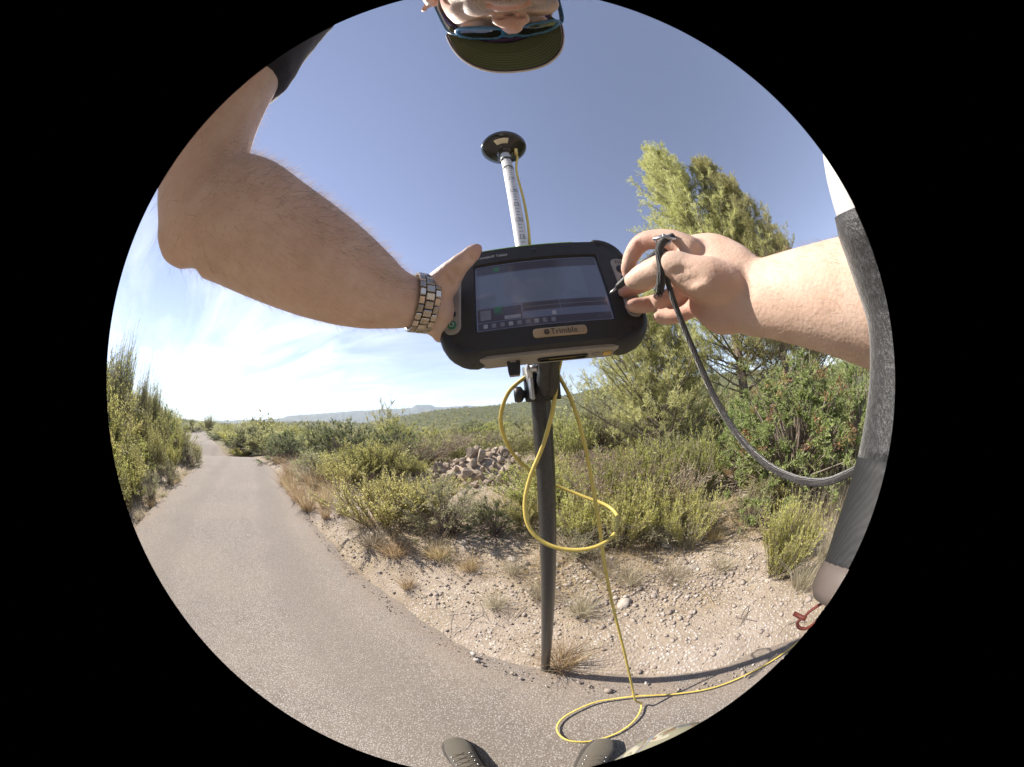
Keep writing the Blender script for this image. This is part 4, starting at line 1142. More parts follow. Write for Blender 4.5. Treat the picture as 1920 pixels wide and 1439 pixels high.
# legs
HPL, HPR = rel(-0.095, -0.225, -0.33), rel(0.10, -0.225, -0.33)
KNL, KNR = rel(-0.13, -0.12, -0.70), rel(0.245, -0.018, -0.67)
AKL, AKR = rel(-0.115, -0.015, -1.055), rel(0.105, -0.052, -1.055)
for h, k, a in ((HPL, KNL, AKL), (HPR, KNR, AKR)):
    body.append(limb([h, (h + k) / 2, k, (k * 0.6 + a * 0.4) + [0, -0.015, 0], a], [0.075, 0.055, 0.042, 0.040, 0.028]))
    body.append(limb([a + [0, -0.03, -0.06], a + [0, 0.06, -0.075]], [0.035, 0.032]))
# left arm: bent, the forearm crossing in front of the sun
ea = unit(WRL - ELL)
sideL = unit(np.cross(ea, ray(600, 480)))
body.append(limb([SHL, SHL * 0.55 + ELL * 0.45, ELL * 0.8 + SHL * 0.2, ELL + ea * 0.012], [0.054, 0.048, 0.046, 0.043]))
FA = spline([at(366, 412, 0.262), at(428, 404, 0.252), at(525, 455, 0.248), at(612, 502, 0.251), at(690, 542, 0.259), at(745, 562, 0.268), at(800, 570, 0.277)], 61)
def fa(q): return FA[int(np.clip(q, 0, 1) * 60)]
upL = sideL
body.append(limb(FA[::6], [0.040, 0.0515, 0.0535, 0.0535, 0.053, 0.051, 0.0465, 0.0405, 0.034, 0.0295, 0.0275], [0.038, 0.045, 0.046, 0.046, 0.045, 0.043, 0.039, 0.034, 0.029, 0.0255, 0.0235], 40, upL, 28))
body.append(ellipsoid(at(339, 466, 0.262), (0.0125, 0.0125, 0.0125)))                           # the point of the elbow
body.append(limb([at(342, 466, 0.262), at(372, 462, 0.262), at(420, 450, 0.258)], [0.0115, 0.019, 0.030]))
# left hand: heel and palm wrap the tablet's left edge, thumb over its upper corner, fingers behind it
TX, TY, TZ = TR[:, 0], TR[:, 1], TR[:, 2]
def tp(x, y, z): return TC + TX * x + TY * y + TZ * z
LW = FA[60]
body.append(limb([LW, at(818, 568, 0.284), tp(-0.133, 0.0, -0.036), tp(-0.118, 0.004, -0.054)], [0.0275, 0.034, 0.039, 0.036], [0.0235, 0.0195, 0.0145, 0.013], 18, TY))
body.append(limb([at(806, 560, 0.279), at(830, 532, 0.274), at(846, 512, 0.268)], [0.021, 0.0195, 0.015]))          # ball of the thumb
body.append(limb([at(808, 600, 0.280), at(821, 615, 0.281), at(826, 628, 0.283)], [0.017, 0.014, 0.010]))           # heel of the hand
body.append(limb([at(832, 530, 0.272), at(854, 503, 0.265), at(878, 482, 0.264), at(888, 472, 0.264), at(893, 467, 0.265)], [0.0155, 0.0125, 0.0100, 0.0094, 0.0072], None, 18))
for k, (dy, ln) in enumerate(((0.034, 0.070), (0.012, 0.078), (-0.010, 0.073), (-0.031, 0.058))):
    k0 = tp(-0.104, dy * 0.95, -0.055)
    body.append(limb([k0, tp(-0.104 + ln * 0.45, dy, -0.060), tp(-0.104 + ln * 0.8, dy * 0.98, -0.0545), tp(-0.104 + ln, dy * 0.96, -0.0505)], [0.0105, 0.0092, 0.0085, 0.0068], None, 16))
# right arm and the hand that pinches the stylus
ra_ = unit(WRR - ELR)
upR = unit(np.array([0, 0, 1.0]) - ra_ * ra_[2])
body.append(limb([SHR, SHR * 0.5 + ELR * 0.5, ELR], [0.054, 0.047, 0.040]))
fb = lambda q: ELR + (WRR - ELR) * q
body.append(limb([fb(-0.02), fb(0.15), fb(0.35), fb(0.55), fb(0.75), fb(0.92), fb(1.02)], [0.036, 0.045, 0.046, 0.044, 0.038, 0.033, 0.032], [0.034, 0.042, 0.043, 0.039, 0.033, 0.027, 0.0245], 28, upR, 24))
MC = {'i': at(1296, 466, 0.250), 'm': at(1300, 490, 0.268), 'r': at(1306, 528, 0.272), 'p': at(1316, 562, 0.270)}
body.append(limb([fb(0.98), at(1372, 524, 0.242), at(1328, 500, 0.251), at(1290, 496, 0.262), at(1268, 496, 0.268)], [0.030, 0.036, 0.037, 0.034, 0.027], [0.0235, 0.0205, 0.0165, 0.013, 0.010], 20, upR))
body.append(limb([at(1392, 580, 0.241), at(1348, 588, 0.249), at(1312, 572, 0.262)], [0.019, 0.0195, 0.013]))       # heel below the little finger
body.append(limb([at(1376, 532, 0.234), at(1330, 524, 0.227), at(1286, 510, 0.229)], [0.019, 0.0205, 0.0165]))      # ball of the thumb
body.append(limb([at(1292, 510, 0.229), at(1262, 498, 0.231), at(1228, 508, 0.240), at(1198, 522, 0.249), at(1186, 526, 0.252)], [0.0160, 0.0140, 0.0132, 0.0122, 0.0094], None, 22))
body.append(limb([MC['i'], at(1258, 450, 0.258), at(1208, 452, 0.272), at(1186, 476, 0.279), at(1177, 504, 0.280), at(1176, 514, 0.279)], [0.0125, 0.0112, 0.0102, 0.0094, 0.0084, 0.0066], None, 24))
body.append(limb([MC['m'], at(1252, 506, 0.290), at(1204, 534, 0.300), at(1176, 544, 0.293), at(1168, 547, 0.288)], [0.0120, 0.0104, 0.0096, 0.0088, 0.0070], None, 24))
body.append(limb([MC['r'], at(1258, 556, 0.280), at(1216, 571, 0.283), at(1190, 573, 0.276), at(1182, 573, 0.272)], [0.0115, 0.0102, 0.0096, 0.0090, 0.0070], None, 24))
body.append(limb([MC['p'], at(1282, 588, 0.268), at(1246, 596, 0.272), at(1232, 594, 0.270)], [0.0095, 0.0085, 0.0078, 0.0060], None, 20))
bme, co = remesh(body, 0.0031, 4, 0.5)
# nostrils, mouth line, wrist and thumb creases pressed into the surface
def press(c, r, vec):
    d = np.linalg.norm(co - c, axis=1); w_ = np.exp(-(d / r) ** 2)
    co[:] = co + w_[:, None] * np.asarray(vec)
for s in (-1, 1):
    press(hp(s * 0.0112, 0.0995, -0.0560), 0.0044, HR @ np.array([0, -0.002, 0.015]))
    press(hp(s * 0.0775, -0.012, -0.004) + HR @ np.array([s * 0.012, 0, 0]), 0.009, HR @ np.array([-s * 0.007, 0.002, 0]))
for x in np.linspace(-0.024, 0.024, 17): press(hp(x, 0.092 - 10 * x * x, -0.0745), 0.0032, HR @ np.array([0, -0.0028, 0]))
def crease(p0, p1, depth, r=0.0022, n=18):
    toward = unit((p0 + p1) / 2 - ORG)
    for q in np.linspace(0, 1, n): press(p0 * (1 - q) + p1 * q, r, toward * depth * math.sin(math.pi * (0.12 + 0.76 * q)))
def surf(px, py):
    """point of the body first met along a pixel's ray"""
    d = ray(px, py); v = co - ORG; t = v @ d; off = np.linalg.norm(v - t[:, None] * d, axis=1)
    ok = (off < 0.004) & (t > 0.1)
    return ORG + d * t[ok].min() if ok.any() else ORG + d * 0.24
for (x0, y0, x1, y1, dp) in [(1262, 512, 1288, 498, 0.0012), (1268, 520, 1300, 503, 0.0012), (1275, 530, 1310, 512, 0.0011), (1283, 538, 1318, 520, 0.001), (1300, 560, 1345, 572, 0.0012), (1318, 545, 1332, 572, 0.0011), (1384, 500, 1404, 552, 0.0012), (1392, 498, 1414, 552, 0.001), (1228, 486, 1236, 512, 0.0009), (1196, 455, 1206, 468, 0.0008), (1205, 540, 1212, 556, 0.0009), (1215, 560, 1222, 574, 0.0009), (832, 510, 850, 540, 0.0009), (845, 500, 862, 522, 0.0009), (880, 474, 888, 490, 0.0007)]:
    crease(surf(x0, y0), surf(x1, y1), dp * 1.5)
bme.vertices.foreach_set('co', co.astype(np.float32).ravel())
hl = (co - HD) @ HR                                             # head coordinates
face = np.linalg.norm((hl - [0, 0, -0.02]) / [0.1, 0.13, 0.16], axis=1) < 1
beard = sstep(-0.052, -0.064, hl[:, 2]) * face * sstep(-0.06, -0.02, hl[:, 1])
beard = np.maximum(beard, face * (sstep(-0.040, -0.056, hl[:, 2]) * sstep(0.024, 0.045, np.abs(hl[:, 0])) * sstep(-0.04, 0.0, hl[:, 1]) * 0.9))
lips = np.exp(-(np.abs(hl[:, 2] + 0.0745) / 0.0075) ** 4) * (np.abs(hl[:, 0]) < 0.024) * (hl[:, 1] > 0.07) * face
beard = beard * (1 - lips)
a_ = bme.attributes.new('beard', 'FLOAT', 'POINT'); a_.data.foreach_set('value', beard.astype(np.float32))
pink = np.zeros(len(co))
for c_, r_ in ((at(346, 462, 0.272), 0.022), (hp(0, 0.112, -0.045), 0.018), (hp(-0.08, -0.02, 0), 0.03), (hp(0.08, -0.02, 0), 0.03), (at(1182, 522, 0.28), 0.02), (at(1180, 550, 0.285), 0.02), (at(1190, 570, 0.285), 0.02), (at(904, 463, 0.266), 0.014), (at(1300, 585, 0.262), 0.04), (at(1210, 460, 0.268), 0.02)):
    pink = np.maximum(pink, np.exp(-(np.linalg.norm(co - c_, axis=1) / r_) ** 2))
pink = np.maximum(pink, lips)
a_ = bme.attributes.new('pink', 'FLOAT', 'POINT'); a_.data.foreach_set('value', pink.astype(np.float32))
b = MB('skin'); c = b.pos()
n_b = b.noise(c, 38, 5, 0.6); n_f = b.noise(c, 420, 4, 0.65); n_h = b.voro(c, 330)
base = b.ramp(n_b, [(0.3, (0.57, 0.405, 0.315)), (0.52, (0.645, 0.47, 0.375)), (0.75, (0.69, 0.52, 0.43))])
blot = b.noise(c, 14, 4, 0.65); red = b.noise(b.map(c, (1.3, 1, 0.8)), 55, 3, 0.6)
base = b.mix(b.ramp(blot, [(0.42, 0.0), (0.68, 0.32)]), base, (0.60, 0.36, 0.275))
base = b.mix(b.ramp(red, [(0.5, 0.0), (0.75, 0.26)]), base, (0.55, 0.31, 0.235))
base = b.mix(b.math('MULTIPLY', b.attr('pink'), 0.55), base, (0.52, 0.22, 0.175))
fre = b.voro(c, 95)
base = b.mix(b.ramp(fre, [(0.03, 0.3), (0.08, 0.0)]), base, (0.26, 0.13, 0.08))
stub = b.ramp(b.noise(c, 700, 3, 0.8), [(0.42, (0.10, 0.085, 0.075)), (0.6, (0.46, 0.42, 0.39))])
base = b.mix(b.math('MULTIPLY', b.attr('beard'), 0.62), base, stub)
hgt = b.math('ADD', b.math('MULTIPLY', n_f, 0.5), b.math('MULTIPLY', n_h, 0.6))
p = b.pbsdf(base, 0.52, 0, b.bump(hgt, 0.3, 0.0010), Specular_IOR_Level=0.2)
p.inputs['Subsurface Weight'].default_value = 0.12; p.inputs['Subsurface Radius'].default_value = (0.006, 0.002, 0.001); p.inputs['Subsurface Scale'].default_value = 0.6
M_SKIN = b.m
person = thing('person', 'person in dark shirt, pale cap and blue sunglasses holding tablet and stylus', 'person', (0, -0.1, 0))
off = np.array([0, -0.1, 0])
bme.transform(Matrix.Translation((0, 0.1, 0)))
bme.name = 'body'; bme.materials.clear()
obj('body', bme, M_SKIN, person)

# fine hair on the arms and grey stubble, one strand at a time
pol = bme.polygons
fc = np.empty(len(pol) * 3, np.float32); pol.foreach_get('center', fc); fc = fc.reshape(-1, 3) + off
fn = np.empty(len(pol) * 3, np.float32); pol.foreach_get('normal', fn); fn = fn.reshape(-1, 3)
def strands(mask, n, ln, w, along_dir, lift=0.6, jit=0.35):
    ix = np.nonzero(mask)[0]; ix = ix[rng.integers(len(ix), size=n)]
    p0 = fc[ix] + rng.normal(0, 0.0012, (n, 3)); nrm = fn[ix]
    d = unit(nrm * lift + along_dir + rng.normal(0, jit, (n, 3)))
    L_ = ln * rng.uniform(0.5, 1.3, n)[:, None]
    s = np.linspace(0, 1, 4)[None, :, None]
    C = p0[:, None] - nrm[:, None] * 0.0006 + d[:, None] * L_[:, None] * s + (along_dir + rng.normal(0, 0.3, (n, 3)))[:, None] * (L_ * 0.45)[:, None] * s ** 2
    return tinted(ribbons(C, np.array([1, 0.9, 0.7, 0.25])[None, :] * w * np.ones((n, 1))), rng.uniform(0, 1, n), 8)
def segd(P, A, B):
    t = np.clip(((P - A) @ (B - A)) / ((B - A) @ (B - A)), 0, 1); return np.linalg.norm(P - (A + t[:, None] * (B - A)), axis=1), t
dL, tL = segd(fc, ELL, WRL); dR, tR = segd(fc, ELR, WRR); dU, tU = segd(fc, SHL, ELL)
mL = (dL < 0.062) & (tL > 0.02) & (tL < 0.93); mR = (dR < 0.058) & (tR > 0.3) & (tR < 0.97); mU = (dU < 0.06) & (tU > 0.62)
upperL = mL & (fn @ sideL < -0.25) if (sideL[2] < 0) else mL & (fn @ sideL > 0.25)
hairs = [strands(mL, 6500, 0.0075, 0.00012, ea * 0.75 - sideL * 0.15, 0.22), strands(upperL, 3000, 0.0105, 0.00016, ea * 0.5, 0.8), strands(mR, 3500, 0.007, 0.00012, ra_ * 0.7, 0.25), strands(mU, 500, 0.013, 0.00017, unit(ELL - SHL) * 0.5, 0.7)]
hlf = (fc - HD) @ HR
fm = (np.linalg.norm((hlf - [0, 0, -0.02]) / [0.1, 0.13, 0.16], axis=1) < 1) & (hlf[:, 2] < -0.05) & (hlf[:, 1] > -0.03) & ~((np.abs(hlf[:, 2] + 0.0745) < 0.008) & (np.abs(hlf[:, 0]) < 0.026) & (hlf[:, 1] > 0.06)) & (fn[:, 2] < 0.6)
M_HAIR = leafmat('fine body hair', (0.26, 0.18, 0.12), (0.42, 0.32, 0.22), (0.55, 0.44, 0.33), 0.45, 0.4, 0.5)
M_STUB = leafmat('grey stubble', (0.12, 0.10, 0.09), (0.5, 0.47, 0.44), (0.75, 0.72, 0.7), 0.2, 0.5, 0.4)
v_ = vmesh('arm_hair', *hairs); v_.transform(Matrix.Translation((0, 0.1, 0)))
tag(obj('arm_hair', v_, M_HAIR, person), kind='stuff')
v_ = vmesh('stubble', strands(fm, 7000, 0.0026, 0.00028, np.array([0, 0, -0.25]), 1.0, 0.4)); v_.transform(Matrix.Translation((0, 0.1, 0)))
tag(obj('stubble', v_, M_STUB, person), kind='stuff')
# nails of the thumb over the tablet and of the stylus fingers are turned away or hidden; eyebrows hide under the cap

# shirt: dark, short sleeves
def cloth(parts, voxel, name, mat, wr=0.004, ws=0.05, seed=3):
    me, cc = remesh(parts, voxel, 4, 0.5)
    nr_ = np.empty(len(me.vertices) * 3, np.float32); me.vertices.foreach_get('normal', nr_); nr_ = nr_.reshape(-1, 3)
    wv = vnoise(cc[:, 0] + cc[:, 1] * 0.6, cc[:, 2], ws, seed) + 0.5 * vnoise(cc[:, 0] - cc[:, 1], cc[:, 2] * 1.3, ws * 0.45, seed + 1)
    cc = cc + nr_ * (wv * wr)[:, None] - off
    me.vertices.foreach_set('co', cc.astype(np.float32).ravel()); me.materials.clear(); me.name = name
    return obj(name, me, mat, person)
def fabric(name, c0, c1, sc=1500):
    b = MB(name); c = b.pos(); w1 = b.noise(c, sc, 2, 0.5)
    b.pbsdf(b.ramp(w1, [(0.35, c0), (0.65, c1)]), 0.92, 0, b.bump(w1, 0.4, 0.0008), Sheen_Weight=0.25, Specular_IOR_Level=0.1)
    return b.m
M_SHIRT = fabric('charcoal knit', (0.012, 0.011, 0.016), (0.032, 0.03, 0.042))
sl = SHL * 0.44 + ELL * 0.56
cloth([limb([rel(0, -0.255, 0.335), rel(0, -0.28, 0.2), rel(0, -0.285, 0.02), rel(0, -0.27, -0.16), rel(0, -0.245, -0.30)], [0.078, 0.108, 0.113, 0.110, 0.112], [0.13, 0.168, 0.162, 0.158, 0.165], 24, (0, 1, 0), 32),
       limb([SHL, rel(-0.08, -0.235, 0.345), rel(0, -0.25, 0.34), rel(0.08, -0.235, 0.335), SHR], [0.063, 0.072, 0.074, 0.072, 0.063]),
       tube(spline([SHL, SHL * 0.75 + ELL * 0.25, sl], 12), np.linspace(0.062, 0.056, 12), seg=24),
       tube(spline([SHR, SHR * 0.7 + ELR * 0.3, SHR * 0.42 + ELR * 0.58], 12), np.linspace(0.062, 0.056, 12), seg=24)], 0.0075, 'shirt', M_SHIRT, 0.006)
# trousers: faded camouflage
b = MB('faded camouflage cloth'); c = b.pos()
n1_ = b.noise(c, 16, 2, 0.5, 1.2); n2_ = b.noise(b.map(c, (1.3, 1, 1)), 21, 2, 0.5, 1.0); n3_ = b.noise(b.map(c, (1, 1.4, 1)), 13, 2, 0.5, 1.4)
col = b.mix(b.ramp(n1_, [(0.52, 0.0), (0.53, 1.0)]), (0.40, 0.37, 0.29), (0.25, 0.235, 0.165))
col = b.mix(b.ramp(n2_, [(0.57, 0.0), (0.58, 1.0)]), col, (0.22, 0.15, 0.105))
col = b.mix(b.ramp(n3_, [(0.60, 0.0), (0.61, 1.0)]), col, (0.20, 0.205, 0.22))
wv_ = b.noise(c, 1300, 2)
b.pbsdf(col, 0.93, 0, b.bump(wv_, 0.4, 0.0008), Specular_IOR_Level=0.1)
M_CAMO = b.m
tro = [limb([rel(0, -0.24, -0.24), rel(0, -0.225, -0.36)], [0.112, 0.105], [0.17, 0.165], 10, (0, 1, 0), 32)]
for h, k, a in ((HPL, KNL, AKL), (HPR, KNR, AKR)):
    tro.append(tube(spline([h, (h + k) / 2, k + [0, 0.0, 0], (k + a) / 2 + [0, -0.005, 0], a + [0, 0.0, 0.01], a + [0, 0.004, -0.035]], 30), np.interp(np.linspace(0, 1, 30), [0, .2, .4, .6, .85, 1], [0.105, 0.098, 0.083, 0.078, 0.075, 0.077]), seg=24))
cloth(tro, 0.0075, 'trousers', M_CAMO, 0.010, 0.07, 8)
# shoes
M_SUEDE = fabric('taupe suede', (0.075, 0.066, 0.053), (0.115, 0.102, 0.083), 700)
M_SOLE = plain('dark shoe sole', (0.06, 0.052, 0.045), 0.8, bump=0.2)
M_LACE = fabric('brown laces', (0.07, 0.055, 0.04), (0.13, 0.105, 0.08), 900)
def shoe(heel, toe, nm):
    d = unit(toe - heel); s = np.cross(d, [0, 0, 1.0]) * 1.12; Lg = float(np.linalg.norm(toe - heel)); zz_ = 0.018
    def q(f, o, z): return heel + d * (Lg * f) + s * o + np.array([0, 0, zz_ + z])
    up_ = [limb([q(0.10, 0, 0.05), q(0.35, 0, 0.048), q(0.62, 0.0, 0.040), q(0.80, 0.004, 0.034), q(0.90, 0.004, 0.031)], [0.05, 0.048, 0.038, 0.032, 0.026], [0.034, 0.037, 0.044, 0.046, 0.037], 20, (0, 0, 1)),
           limb([q(0.12, 0, 0.05), q(0.16, 0, 0.115)], [0.045, 0.046], [0.034, 0.037])]
    me, cc = remesh(up_, 0.004, 4)
    cc[:, 2] = np.maximum(cc[:, 2], zz_ + 0.012); cc = cc - off
    me.vertices.foreach_set('co', cc.astype(np.float32).ravel()); me.materials.clear()
    up_o = obj('shoe', me, M_SUEDE, person)
    if nm: up_o['label'] = nm
    # sole
    out = []
    for f, w in ((0.0, 0.0), (0.01, 0.018), (0.05, 0.031), (0.15, 0.036), (0.4, 0.037), (0.62, 0.046), (0.78, 0.049), (0.9, 0.042), (0.96, 0.028), (0.985, 0.012), (0.99, 0.0)): out.append((f, w))
    pl = [heel + d * Lg * f + s * w for f, w in out] + [heel + d * Lg * f - s * w for f, w in out[::-1][1:-1]]
    pl = np.array(pl); n = len(pl)
    V = np.vstack([pl * [1, 1, 0] + [0, 0, zz_ - 0.004 + z] for z in (0, 0.006, 0.018, 0.024)])
    cxy = pl.mean(0)
    V[:n, :2] = cxy[:2] + (V[:n, :2] - cxy[:2]) * 0.97; V[3 * n:, :2] = cxy[:2] + (V[3 * n:, :2] - cxy[:2]) * 0.95
    F = [(k * n + i_, k * n + (i_ + 1) % n, (k + 1) * n + (i_ + 1) % n, (k + 1) * n + i_) for k in range(3) for i_ in range(n)] + [tuple(range(n))[::-1], tuple(range(3 * n, 4 * n))]
    obj('sole', mesh('sole', V - off, F), M_SOLE, up_o)
    # laces: rows across the instep plus a bow
    top = lambda f: 0.0 + np.interp(f, [0.3, 0.45, 0.62, 0.75], [0.0965, 0.0905, 0.0795, 0.0715])
    lc = []
    for r_ in range(5):
        f = 0.42 + 0.062 * r_; f2 = f + 0.045
        for sg in (-1, 1):
            lc.append(tube(spline([q(f, sg * 0.024, top(f) - 0.009), q((f + f2) / 2, 0, top((f + f2) / 2) + 0.0015), q(f2, -sg * 0.024, top(f2) - 0.010)], 9), 0.0022, 0.0016, seg=6))
    for sg in (-1, 1):
        lc.append(tube(spline([q(0.41, 0, top(0.41) + 0.003), q(0.44, sg * 0.03, top(0.41) + 0.008), q(0.40, sg * 0.04, top(0.41) - 0.004), q(0.40, 0, top(0.41) + 0.003)], 16), 0.0021, seg=6))
    V, F = join(*lc); obj('laces', mesh('laces', V - off, F, True), M_LACE, up_o)
    ev = []
    for r_ in range(5):
        f = 0.44 + 0.06 * r_
        for sg in (-1, 1): ev.append(ellipsoid(q(f, sg * 0.0265, top(f) - 0.0085), (0.0032, 0.0032, 0.0024), None, 8, 6))
    for v_, f_ in ev: obj('eyelet', mesh('eyelet', v_ - off, f_, True), M_ALU, up_o)
lt = ground_at(868, 1391); rt_ = ground_at(1112, 1392)
shoe(np.array([-0.095, -0.045, 0]), np.array([lt[0] - 0.028, lt[1], 0]), None)
shoe(np.array([0.083, -0.085, 0]), np.array([rt_[0] + 0.022, rt_[1] - 0.005, 0]), None)

# cap: pale crown, curved peak with green underside and rows of stitching
M_CAP = fabric('pale cap cloth', (0.52, 0.48, 0.42), (0.66, 0.62, 0.56), 900)
M_UNDER = fabric('olive lining', (0.070, 0.088, 0.042), (0.105, 0.125, 0.062), 1200)
M_STITCH = plain('olive thread', (0.17, 0.19, 0.11), 0.8)
M_TRIM = plain('purple edging', (0.05, 0.025, 0.09), 0.7)
crown = []
for v in np.linspace(0.0, 1.0, 14):
    for u in np.linspace(0, 2 * math.pi, 40, endpoint=False):
        ph = v * math.pi / 2
        crown.append(hp(0.0805 * math.sin(u) * math.cos(ph) , -0.008 + 0.103 * math.cos(u) * math.cos(ph), 0.046 + 0.088 * math.sin(ph) - 0.010 * math.cos(u) * math.cos(ph) * -1))
crown = np.array(crown); i = (np.arange(13) * 40)[:, None]; j = np.arange(40)[None, :]; j2 = (j + 1) % 40
cF = np.stack([i + j, i + j2, i + 40 + j2, i + 40 + j], -1).reshape(-1, 4)
cap = obj('cap', mesh('cap', crown - off, cF, True), M_CAP, person)
cap.modifiers.new('thick', 'SOLIDIFY').thickness = 0.003
def peak(u, v):
    """u -1..1 across, v 0 at the forehead to 1 at the front edge"""
    a = u * 1.5; ab = u * 1.15
    bx, by = 0.078 * math.sin(ab), 0.100 * math.cos(ab) - 0.006
    ex, ey = 0.0805 * math.copysign(abs(math.sin(a)) ** 0.85, a), 0.040 + 0.122 * max(0.0, math.cos(a)) ** 0.62
    x, y = bx * (1 - v) + ex * v, by * (1 - v) + ey * v
    z = 0.046 - 0.010 * v + (0.010 - 2.2 * x * x)
    return hp(x, y, z)
us, vs = np.linspace(-1, 1, 41), np.linspace(0, 1, 13)
top = np.array([peak(u, v) + HR @ np.array([0, 0, 0.0028]) for v in vs for u in us]); bot = np.array([peak(u, v) for v in vs for u in us])
i = (np.arange(12) * 41)[:, None]; j = np.arange(40)[None, :]
pF = np.stack([i + j, i + j + 1, i + j + 42, i + j + 41], -1).reshape(-1, 4)
obj('peak_top', mesh('peak_top', top - off, pF, True), M_CAP, cap)
obj('peak_underside', mesh('peak_underside', bot - off, pF[:, ::-1], True), M_UNDER, cap)
edge = np.array([peak(u, 1.0) + HR @ np.array([0, 0, 0.0014]) for u in us]); obj('peak_edge', mesh('peak_edge', *(lambda r: (r[0] - off, r[1]))(tube(edge, 0.0022, seg=8)), True), M_CAP, cap)
edge2 = np.array([peak(u, 0.975) + HR @ np.array([0, 0, -0.0004]) for u in us]); obj('edging', mesh('edging', *(lambda r: (r[0] - off, r[1]))(tube(edge2, 0.0012, seg=6)), True), M_TRIM, cap)
sb = np.array([hp(0.0765 * math.sin(q), -0.008 + 0.0985 * math.cos(q), 0.046 + 0.003) for q in np.linspace(-1.5, 1.5, 40)])
obj('sweatband', mesh('sweatband', *(lambda r: (r[0] - off, r[1]))(tube(sb, 0.0075, 0.004, 8, tuple(HR @ np.array([0, 0, 1.0])))), True), M_TRIM, cap)
for v in (0.90, 0.82, 0.74, 0.66, 0.58, 0.50, 0.42):
    ln_ = np.array([peak(u * (0.55 + 0.42 * v), v) + HR @ np.array([0, 0, -0.0003]) for u in us])
    obj('stitching', mesh('stitching', *(lambda r: (r[0] - off, r[1]))(tube(ln_, 0.0005, seg=5)), True), M_STITCH, cap)

# sunglasses
M_BLUEF = plain('blue acetate frame', (0.035, 0.13, 0.25), 0.28, var=0.1)
b = MB('dark lens'); b.pbsdf((0.008, 0.009, 0.010), 0.04, 0, None, Specular_IOR_Level=0.9); M_LENS = b.m
gl_o = hp(0, 0.1, -0.002)
glasses = thing('sunglasses', 'blue-framed sunglasses with dark lenses on the upside-down face', 'sunglasses', gl_o)
def gpt(x, z): return hp(x, 0.103 - 4.2 * x * x, z)
def upg(name, VF, mat, sm=True): return wpart(name, VF[0], VF[1], mat, glasses, sm)
for s in (-1, 1):
    oc = rrect(0.056, 0.040, 0.017, 8); oc = oc + [s * 0.0355, -0.004]
    loop = np.array([gpt(x, z) for x, z in np.vstack([oc, oc[:1]])])
    upg('rim', tube(loop, 0.0024, 0.0040, 8, (0, 1, 0), cap=False), M_BLUEF)
    n = len(oc)
    cen = gpt(s * 0.0355, -0.004) + HR @ np.array([0, 0.004, 0])
    V = np.vstack([[gpt(x, z) for x, z in oc], [gpt(s * 0.0355 + (x - s * 0.0355) * 0.55, -0.004 + (z + 0.004) * 0.55) + HR @ np.array([0, 0.0025, 0]) for x, z in oc], [cen]])
    F = [(q, (q + 1) % n, n + (q + 1) % n, n + q) for q in range(n)] + [(n + q, n + (q + 1) % n, 2 * n) for q in range(n)]
    upg('lens', (V, F), M_LENS)
    tm = np.array([gpt(s * 0.0635, 0.006), hp(s * 0.0745, 0.072, 0.007), hp(s * 0.0785, 0.03, 0.006), hp(s * 0.0800, -0.01, 0.004), hp(s * 0.0810, -0.028, -0.008), hp(s * 0.0805, -0.036, -0.026)])
    upg('temple', tube(spline(tm, 24), np.linspace(0.0055, 0.003, 24), np.linspace(0.0022, 0.0018, 24), 10, (0, 0, 1)), M_BLUEF)
br_ = np.array([gpt(-0.0085, 0.004), gpt(0, 0.008) + HR @ np.array([0, 0.002, 0]), gpt(0.0085, 0.004)])
upg('bridge', tube(spline(br_, 10), 0.003, 0.004, 10, (0, 1, 0)), M_BLUEF)

# wristwatch on the left wrist: steel bracelet of linked plates, its case on the far side
M_STEEL = plain('brushed steel', (0.42, 0.37, 0.31), 0.27, 1.0, var=0.05, scale=120)
wc = FA[58]
watch = thing('wristwatch', 'steel link bracelet watch round the wrist that holds the tablet', 'wristwatch', wc)
wa = unit(FA[60] - FA[50]); wu = unit(sideL - wa * (sideL @ wa)); wv2 = np.cross(wa, wu)
tilt = unit(wa + wu * 0.05 )
RA, RB = 0.0325, 0.0290
lb = {}
def linkmesh(key, sx, sy, sz):
    if key not in lb: lb[key] = mesh('link', *box((0, 0, 0), (sx, sy, sz), 0.0007))
    return lb[key]
nl_ = 23
per = 2 * math.pi * (RA + RB) / 2 / nl_
for k in range(nl_):
    a = 2 * math.pi * k / nl_
    pc = wc + wu * RA * math.cos(a) + wv2 * RB * math.sin(a)
    nrm = unit(wu * math.cos(a) / RA + wv2 * math.sin(a) / RB); tg = np.cross(wa, nrm)
    if nrm @ ray(800, 565) > 0.72: continue                # the case sits here, away from the camera
    for col_, (off_, wd_) in enumerate(((-0.0086, 0.0066), (0.0, 0.0094), (0.0086, 0.0066))):
        sh_ = 0.5 if col_ == 1 else 0.0
        a2 = a + sh_ * 2 * math.pi / nl_
        pc2 = wc + wu * RA * math.cos(a2) + wv2 * RB * math.sin(a2)
        nrm2 = unit(wu * math.cos(a2) / RA + wv2 * math.sin(a2) / RB); tg2 = np.cross(wa, nrm2)
        o = obj('link', linkmesh(col_ == 1, wd_, per * 0.93, 0.0032 if col_ != 1 else 0.0038), M_STEEL, watch)
        M_ = Matrix([[wa[q], tg2[q], nrm2[q], (pc2 + wa * off_ - wc)[q]] for q in range(3)] + [[0, 0, 0, 1]])
        o.matrix_basis = M_
cdir = unit(ray(800, 565) - wa * (ray(800, 565) @ wa))
cx_ = np.cross(cdir, wa)
wpart('watch_case', *xform(lathe([(0, -0.002), (0.018, -0.002), (0.0195, 0.001), (0.0195, 0.006), (0.017, 0.009), (0, 0.0095)], 32), basis(cx_, wa, cdir, wc + cdir * (RB + 0.001))), M_STEEL, watch, True)
MESH = {}
